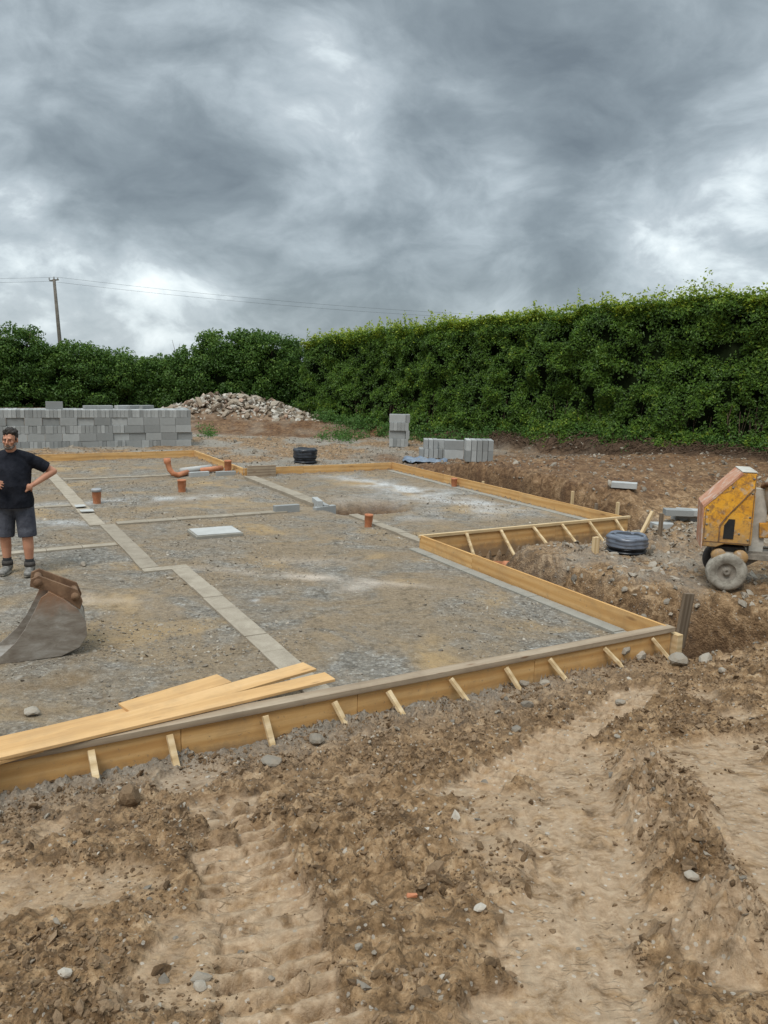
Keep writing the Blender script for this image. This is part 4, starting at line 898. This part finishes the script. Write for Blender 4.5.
# ------------------------------------------------------------------ cement mixer
def mixer():
    wq = P(724, 592, .03); zg_ = Z(wq.x, wq.y)
    t = empty('cement_mixer', (wq.x, wq.y, zg_), R_(-16), 'worn yellow cement mixer on two wheels at the right edge of the site', 'cement mixer'); t.scale = (1.06,)*3
    def wheel(x, y, mat):
        w = empty('wheel', (x, y, .205)); w.parent = t; R0 = .205
        rot = Matrix.Rotation(R_(90), 4, 'X')
        prof = [(.095, -.045), (.13, -.06), (.175, -.062), (.198, -.045), (R0, -.02), (R0, .02), (.198, .045), (.175, .062), (.13, .06), (.095, .045)]
        MB().lathe(prof, 36, rot).build('tyre', mat, w)
        MB().lathe([(.001, .03), (.03, .055), (.034, .03), (.06, .02), (.09, .035), (.10, .045), (.10, -.045), (.09, -.03), (.001, -.03)], 28, rot).build('rim', 'mixer_frame', w)
    wheel(0, 0, 'rubber'); wheel(.03, .62, 'dark_rubber'); 
    MB().tube([(0.015, .03, .205), (.03, .60, .205)], .022, 10).build('axle', 'mixer_frame', t)
    # frame
    mb = MB(); mb.bar((-.05, .06, .38), (1.15, .06, .36), .07, .06); mb.bar((-.05, .5, .38), (1.15, .5, .36), .07, .06)
    mb.box(-.04, .02, .02, .56, .33, .36); mb.box(1.10, 1.16, .02, .56, .33, .36)
    mb.build('frame', 'mixer_frame', t, .004)
    MB().add([(-.1, .1, .42), (.1, .1, .42), (.12, .1, .2), (.03, .1, .16), (-.04, .1, .22), (.45, .1, .42)] + [(-.1, .12, .42), (.1, .12, .42), (.12, .12, .2), (.03, .12, .16), (-.04, .12, .22), (.45, .12, .42)], [(0, 4, 3, 2, 5), (6, 11, 8, 9, 10), (0, 6, 10, 4), (4, 10, 9, 3), (3, 9, 8, 2), (2, 8, 11, 5), (5, 11, 6, 0)]).build('bracket', 'mixer_frame', t)
    MB().bar((.15, .28, .38), (.55, .28, .38), .16, .05).build('cross_plate', 'mixer_frame', t)
    for x in (.85,): MB().bar((x, .06, .36), (x+.02, .06, 0.0), .05, .05).bar((x, .5, .36), (x+.02, .5, 0.0), .05, .05).build('stand', 'mixer_frame', t, .004)
    # engine housing
    side = [(-.27, .46), (-.285, .90), (.06, 1.26), (.195, 1.26), (.21, .50), (-.05, .50), (-.13, .46)]
    MB().prism(side, -.03, .47).build('engine_cover', 'yellow_paint', t, .012)
    MB().add([(-.292, -.036, .895), (.055, -.036, 1.266), (.055, .476, 1.266), (-.292, .476, .895), (-.285, -.036, .87), (.062, -.036, 1.24), (.062, .476, 1.24), (-.285, .476, .87)], [(0, 1, 2, 3), (0, 4, 5, 1), (3, 2, 6, 7), (0, 3, 7, 4), (1, 5, 6, 2)]).build('sloping_lid', 'splashed_paint', t)
    MB().add([(-.276, -.034, .44), (-.292, -.034, .89), (-.292, .474, .89), (-.276, .474, .44), (-.266, -.034, .44), (-.282, -.034, .89), (-.282, .474, .89), (-.266, .474, .44)], [(0, 1, 2, 3), (4, 7, 6, 5), (0, 4, 5, 1), (1, 5, 6, 2), (2, 6, 7, 3), (3, 7, 4, 0)]).build('end_panel', 'splashed_paint', t)
    MB().box(.05, .197, -.034, .474, 1.263, 1.274).build('top_strip', 'drum', t, .003)
    MB().prism([(-.07, .56), (-.07, .70), (-.03, .77), (.03, .77), (.03, .56)], -.036, -.031).build('vent', 'dark_hole', t)
    MB().box(-.262, -.255, -.034, -.031, .48, .87).box(.185, .192, -.034, -.031, .52, 1.24).box(-.26, .19, -.034, -.031, .515, .522).build('panel_seam', 'rust', t)
    bl = MB()
    for x_, z_ in ((-.24, .55), (-.24, .70), (-.24, .85), (.17, .56), (.17, .8), (.17, 1.05), (.17, 1.2), (-.02, 1.1), (.08, .62)): bl.lathe([(.001, .008), (.010, .006), (.012, 0)], 8, Matrix.Translation((x_, -.031, z_)) @ Matrix.Rotation(R_(90), 4, 'X'))
    bl.build('bolts', 'mixer_frame', t)
    fr_ = MB(); fr_.bar((-.11, -.038, .53), (-.11, -.038, .70), .012, .012).bar((-.11, -.038, .70), (-.05, -.038, .80), .012, .012).bar((-.05, -.038, .80), (.18, -.038, 1.10), .008, .008).build('latch_rod', 'rust', t)
    for x in (-.11, .1): MB().lathe([(.001, -.01), (.075, -.01), (.075, .06), (.03, .07), (.001, .07)], 20, Matrix.Translation((x+.02, .03, .37)) @ Matrix.Rotation(R_(90), 4, 'X')).build('pulley', 'yellow_paint', t)
    MB().box(-.12, .17, .05, .4, .30, .46).build('gear_housing', 'dark_rubber', t, .01)
    # upright carrying the drum
    MB().bar((.29, .22, .38), (.29, .22, 1.08), .14, .09).build('upright', 'drum', t, .006)
    MB().bar((.30, .2, .64), (1.0, .2, .70), .12, .16).build('yoke', 'yellow_paint', t, .01)
    MB().lathe([(.001, -.03), (.05, -.03), (.05, .03), (.001, .03)], 16, Matrix.Translation((.48, .1, .60)) @ Matrix.Rotation(R_(90), 4, 'X')).build('roller', 'dark_rubber', t)
    # drum: axis leaning back
    mt = Matrix.Translation((.73, .22, 1.02)) @ Matrix.Rotation(R_(8), 4, 'Y') @ Matrix.Rotation(R_(-18), 4, 'X')
    dr = MB().lathe([(.001, -.38), (.20, -.37), (.33, -.25), (.41, -.08), (.42, .06), (.415, .09), (.30, .40), (.22, .52), (.235, .54), (.215, .54), (.20, .50), (.28, .38), (.39, .06), (.30, -.2), (.001, -.3)], 40, mt).build('drum', 'drum', t)
    MB().lathe([(.424, .0), (.45, .005), (.45, .045), (.424, .05)], 40, mt).build('ring_gear', 'rust', dr)
    return t
mixer()
# ------------------------------------------------------------------ the man
def person():
    q = P(19, 573, 0.0); t = empty('person', (q.x, q.y, Z(q.x, q.y)), R_(10), 'man in black t-shirt and grey shorts standing with one hand on his hip', 'person'); t.scale = (.925,)*3
    # local x to the picture right, y away from the camera
    b = MB()
    def limb(pts, rad, n=14): b.tube(pts, rad, n); [b.sphere(p, r*.99, 7) for p, r in zip(pts, rad)]
    # legs
    for sx, fy in ((-1, .03), (1, -.05)):
        limb([(sx*.095, 0, .90), (sx*.12, -.01+fy*.3, .68), (sx*.135, -.015+fy*.6, .48), (sx*.14, .01+fy, .34), (sx*.14, .015+fy, .20), (sx*.14, .02+fy, .09)], [.105, .092, .065, .062, .048, .04])
        limb([(sx*.14, .02+fy, .06), (sx*.15, -.09+fy, .04)], [.035, .028])
    b.sphere((0, 0, .95), (.185, .135, .13)); b.sphere((0, -.03, 1.10), (.185, .155, .17)); b.sphere((0, -.01, 1.28), (.19, .135, .17)); b.sphere((0, .0, 1.40), (.18, .10, .09))
    b.tube([(-.17, .0, 1.435), (0, 0, 1.465), (.17, 0, 1.435)], [.065, .075, .065])
    limb([(0, .01, 1.44), (.0, -.025, 1.58)], [.066, .060])
    # his left arm (picture right): hand on hip
    limb([(.195, .0, 1.42), (.285, .04, 1.37), (.39, .08, 1.30), (.445, .09, 1.265)], [.064, .058, .047, .043])
    limb([(.445, .09, 1.265), (.37, .03, 1.215), (.275, -.05, 1.145), (.235, -.085, 1.12)], [.044, .043, .032, .029])
    hx = Vector((.205, -.11, 1.10)); b.sphere(hx, (.044, .026, .042), 8)
    for k, (dx, dz, l) in enumerate([(-.005, -.03, .062), (-.022, -.022, .068), (-.034, -.006, .066), (-.036, .012, .055)]):
        p0_ = hx+Vector((dx, -.004, dz)); b.tube([p0_, p0_+Vector((-l*.5, -.012, -l*.35)), p0_+Vector((-l*.9, .004, -l*.62))], [.0115, .0105, .009], 8)
    b.tube([hx+Vector((.02, .01, -.01)), hx+Vector((.02, .035, -.04)), hx+Vector((.005, .05, -.06))], [.012, .011, .009], 8)
    # his right arm (picture left): forearm raised in front
    limb([(-.195, .0, 1.42), (-.245, .0, 1.30), (-.275, -.03, 1.17)], [.062, .054, .044])
    limb([(-.275, -.03, 1.17), (-.21, -.17, 1.165), (-.13, -.27, 1.17)], [.043, .037, .027])
    h2 = Vector((-.105, -.295, 1.175)); b.sphere(h2, (.04, .03, .035), 8)
    for k, (dx, dz, l) in enumerate([(.022, .02, .065), (.026, .004, .07), (.024, -.014, .064), (.018, -.03, .05)]):
        p0_ = h2+Vector((dx, -.008, dz)); b.tube([p0_, p0_+Vector((l*.5, -.015, .004-.01*k)), p0_+Vector((l*.85, -.002, -.004-.012*k))], [.0105, .0098, .008], 8)
    b.tube([h2+Vector((0, -.005, .025)), h2+Vector((.02, -.02, .055)), h2+Vector((.035, -.025, .068))], [.012, .011, .009], 8)
    # head
    hd = Vector((.005, -.05, 1.665)); rm = Matrix.Rotation(R_(-6), 4, 'Z') @ Matrix.Rotation(R_(5), 4, 'X')
    def hp_(v_): return hd+(rm @ Vector(v_))
    b.sphere(hd+Vector((0, .012, .02)), (.077, .094, .095), 12, rm); b.sphere(hp_((0, -.03, -.055)), (.056, .06, .06), 10, rm); b.sphere(hp_((0, -.062, -.085)), (.03, .026, .024), 8, rm)
    b.tube([hp_((0, -.088, .015)), hp_((0, -.104, -.015)), hp_((0, -.112, -.03))], [.009, .012, .016], 8); b.sphere(hp_((0, -.098, -.035)), (.021, .014, .011), 6, rm)
    b.sphere(hp_((-.03, -.082, .028)), (.026, .014, .010), 6, rm); b.sphere(hp_((.03, -.082, .028)), (.026, .014, .010), 6, rm)
    for sx in (-1, 1):
        b.sphere(hp_((sx*.082, .005, -.01)), (.010, .02, .032), 6, rm); b.sphere(hp_((sx*.042, -.066, -.022)), (.024, .02, .02), 6, rm)
    b.sphere(hp_((0, -.090, -.062)), (.024, .010, .008), 6, rm)
    remeshed(b.build('body', 'skin', t), .0065, 3)
    for sx in (-1, 1): MB().sphere(hp_((sx*.031, -.088, .010)), (.012, .007, .006), 8, rm).build('eye', 'eye', t)
    MB().sphere(hp_((0, -.0985, -.063)), (.02, .005, .0035), 8, rm).build('mouth', 'rust', t)
    # hair
    hb = MB(); hb.sphere(hp_((0, .034, .046)), (.083, .090, .083), 12, rm @ Matrix.Rotation(R_(-22), 4, 'X'))
    for k in range(14): hb.sphere(hp_((random.uniform(-.06, .06), -.052+random.uniform(-.012, .012), .082+random.uniform(-.012, .02))), random.uniform(.011, .019), 5)
    for sx_ in (-1, 1): hb.sphere(hp_((sx_*.074, -.012, .012)), (.010, .014, .030), 6, rm)
    for k in range(46):
        a_ = random.uniform(0, 2*math.pi); e_ = random.uniform(.35, 1.4); d = Vector((math.cos(a_)*math.cos(e_), math.sin(a_)*math.cos(e_), math.sin(e_))); hb.sphere(hp_((d.x*.076, .03+d.y*.088, .06+d.z*.068)), random.uniform(.014, .024), 5)
    remeshed(hb.build('hair', 'hair', t), .006, 1)
    bb = MB(); bb.sphere(hp_((0, -.066, -.087)), (.037, .028, .028), 10, rm)
    for sx in (-1, 1): bb.tube([hp_((sx*.02, -.076, -.095)), hp_((sx*.048, -.05, -.072)), hp_((sx*.068, -.015, -.035))], [.022, .019, .012], 8)
    bb.tube([hp_((-.028, -.087, -.062)), hp_((0, -.096, -.052)), hp_((.028, -.087, -.062))], [.006, .008, .006], 8)
    remeshed(bb.build('beard', 'beard', t), .006, 2)
    # t-shirt
    s2 = MB(); prof = [(.845, .222, .195, -.005), (.93, .222, .195, -.01), (1.02, .208, .182, -.018), (1.12, .208, .186, -.028), (1.22, .212, .172, -.022), (1.32, .218, .152, -.012), (1.40, .210, .125, -.003), (1.46, .165, .10, .0), (1.49, .11, .085, .0)]
    s2.ringed([[Vector((rx*math.cos(a_)+.006*math.sin(5*a_+z*20), cy+ry*math.sin(a_)+.006*math.sin(7*a_+z*13), z)) for a_ in [2*math.pi*k/32 for k in range(32)]] for z, rx, ry, cy in prof])
    s2.tube([(-.185, 0, 1.44), (0, .005, 1.485), (.185, 0, 1.44)], [.072, .082, .072]); 
    s2.tube([(.16, 0, 1.43), (.285, .04, 1.37), (.375, .075, 1.31)], [.082, .080, .072], 16); s2.sphere((.19, .01, 1.425), (.085, .085, .08)); s2.sphere((-.19, .0, 1.425), (.085, .085, .08)); s2.tube([(-.185, 0, 1.435), (-.24, .0, 1.33), (-.262, -.012, 1.24)], [.080, .076, .072], 16)
    s2.tube([(.0, .005, 1.46), (.0, -.012, 1.525)], [.088, .074], 18)
    o = remeshed(s2.build('t_shirt', 'tshirt', t), .009, 4)
    # shorts
    s3 = MB(); s3.sphere((0, 0, .93), (.198, .158, .13)); s3.tube([(0, 0, .98), (0, 0, .86)], [.185, .19], 24)
    for sx, fy in ((-1, .03), (1, -.05)): s3.tube([(sx*.098, 0, .90), (sx*.118, fy*.3, .70), (sx*.135, fy*.55-.005, .475)], [.118, .113, .108], 18)
    remeshed(s3.build('shorts', 'shorts', t), .009, 3)
    for sx, fy in ((-1, .03), (1, -.05)):
        MB().tube([(sx*.14, .02+fy, .10), (sx*.14, .018+fy, .20)], [.052, .051], 14).build('sock', 'sock', t)
        bt = MB(); bt.tube([(sx*.14, .02+fy, .155), (sx*.14, .022+fy, .07)], [.060, .062], 16); bt.sphere((sx*.142, .025+fy, .06), (.055, .07, .055)); bt.sphere((sx*.15, -.08+fy, .05), (.052, .10, .046)); bt.sphere((sx*.155, -.145+fy, .045), (.05, .055, .038))
        bo = remeshed(bt.build('boot', 'boot', t), .008, 2)
        MB().tube([(sx*.14, .02+fy, .16), (sx*.14, .02+fy, .105)], [.063, .066], 16).build('ankle_cuff', 'dark_rubber', bo)
        so_ = MB(); so_.sphere((sx*.148, -.045+fy, .018), (.058, .155, .022), 10); so_.build('sole', 'boot_sole', bo)
    return t
person()
# ------------------------------------------------------------------ light and sky
SUN_EL, SUN_AZ = R_(58), R_(205)             # azimuth measured from +Y clockwise
sd = Vector((math.sin(SUN_AZ)*math.cos(SUN_EL), math.cos(SUN_AZ)*math.cos(SUN_EL), math.sin(SUN_EL)))
sl = bpy.data.lights.new('sun', 'SUN'); sl.energy = 1.5; sl.angle = R_(22); sl.color = (1.0, .965, .91)
so = bpy.data.objects.new('sun', sl); C.objects.link(so); so.rotation_euler = sd.to_track_quat('Z', 'Y').to_euler(); so.location = (0, 0, 50)
w = bpy.data.worlds.new('World'); S.world = w; w.use_nodes = True; nt = w.node_tree
for n_ in list(nt.nodes): nt.nodes.remove(n_)
g = N(nt)
sky = g.n('ShaderNodeTexSky', sky_type='NISHITA'); sky.sun_disc = False; sky.sun_elevation = SUN_EL; sky.sun_rotation = SUN_AZ; sky.air_density = 1.0; sky.dust_density = 1.5
bgs = g.n('ShaderNodeBackground'); g.lk(sky.outputs[0], bgs.inputs[0]); bgs.inputs[1].default_value = .10
dirv = g.coord('Generated'); sp = g.n('ShaderNodeSeparateXYZ'); g.lk(dirv, sp.inputs[0])
zc = g.math('MAXIMUM', sp.outputs[2], 0.0); den = g.math('ADD', zc, .9)
cb = g.n('ShaderNodeCombineXYZ'); g.lk(g.math('DIVIDE', sp.outputs[0], den), cb.inputs[0]); g.lk(g.math('DIVIDE', sp.outputs[1], den), cb.inputs[1]); g.lk(g.math('MULTIPLY', sp.outputs[2], 1.15), cb.inputs[2])
cv = cb.outputs[0]
wn = g.noise(cv, 3.5, 3, .5, 0, 1)
wa = g.n('ShaderNodeVectorMath', operation='MULTIPLY_ADD'); g.lk(wn, wa.inputs[0]); wa.inputs[1].default_value = (.18, .18, .18); g.lk(cv, wa.inputs[2]); cv2 = wa.outputs[0]
n1 = g.noise(cv2, 3.6, 8, .50, 0); n2 = g.noise(cv2, 12.0, 9, .60, 0)
bl1 = g.math('ABSOLUTE', g.math('SUBTRACT', g.noise(cv2, 8.0, 8, .5, 0), .5))          # billows: creased edges
val = g.math('ADD', g.math('MULTIPLY', n1, .80), g.math('MULTIPLY', n2, .42)); val = g.math('SUBTRACT', val, .15)
val = g.math('ADD', val, g.math('MULTIPLY', bl1, .42)); 
# broad masses placed by direction: (px, py of the photo give the bearing), radius in degrees, amount
acc = val
for px, py, rad, amt in [(130, 120, 14, -.04), (110, 225, 7, -.12), (260, 255, 7, -.15), (190, 60, 6, -.04), (400, 245, 7, -.08), (250, 60, 7, -.06), (620, 120, 10, -.09), (560, 60, 8, -.05), (700, 60, 8, -.03), (570, 265, 6, -.08), (420, 60, 4, .01),
                         (330, 40, 4, .01), (745, 180, 5, .12), (645, 210, 3.0, .10), (720, 240, 5, .07), (10, 190, 4.5, .13), (510, 180, 2.5, .10), (470, 225, 3.5, .09), (40, 300, 5, .18), (150, 300, 4.5, .12), (225, 308, 3.0, .14), (140, 335, 5, .12), (300, 320, 6, .09), (480, 300, 4, .08), (340, 190, 6, .03), (20, 20, 5, .05)]:
    d = ray(px, py); dp = g.n('ShaderNodeVectorMath', operation='DOT_PRODUCT'); g.lk(dirv, dp.inputs[0]); dp.inputs[1].default_value = d
    k = 1.0/(1-math.cos(R_(rad))); e = g.math('EXPONENT', g.math('MULTIPLY', g.math('SUBTRACT', dp.outputs['Value'], 1.0), k))
    acc = g.math('ADD', acc, g.math('MULTIPLY', e, amt))
ccol = g.ramp(acc, [(.20, (.18, .22, .25)), (.36, (.28, .335, .37)), (.45, (.38, .445, .485)), (.52, (.48, .555, .60)), (.58, (.57, .645, .69)), (.635, (.76, .85, .89)), (.74, (1.05, 1.14, 1.16))])
bgc = g.n('ShaderNodeBackground'); g.lk(ccol, bgc.inputs[0])
# overcast sky is brighter towards the zenith than near the horizon
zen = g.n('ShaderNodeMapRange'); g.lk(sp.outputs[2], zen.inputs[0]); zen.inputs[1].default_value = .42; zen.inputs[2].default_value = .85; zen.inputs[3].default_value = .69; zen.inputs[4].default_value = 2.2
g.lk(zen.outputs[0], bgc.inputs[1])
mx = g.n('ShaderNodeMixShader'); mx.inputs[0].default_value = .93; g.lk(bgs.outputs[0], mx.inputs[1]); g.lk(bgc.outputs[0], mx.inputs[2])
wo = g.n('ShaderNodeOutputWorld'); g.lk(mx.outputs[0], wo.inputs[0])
S.view_settings.view_transform = 'Standard'; S.view_settings.look = 'None'; S.view_settings.exposure = .5; S.view_settings.gamma = 1
S.render.resolution_x = 768; S.render.resolution_y = 1024
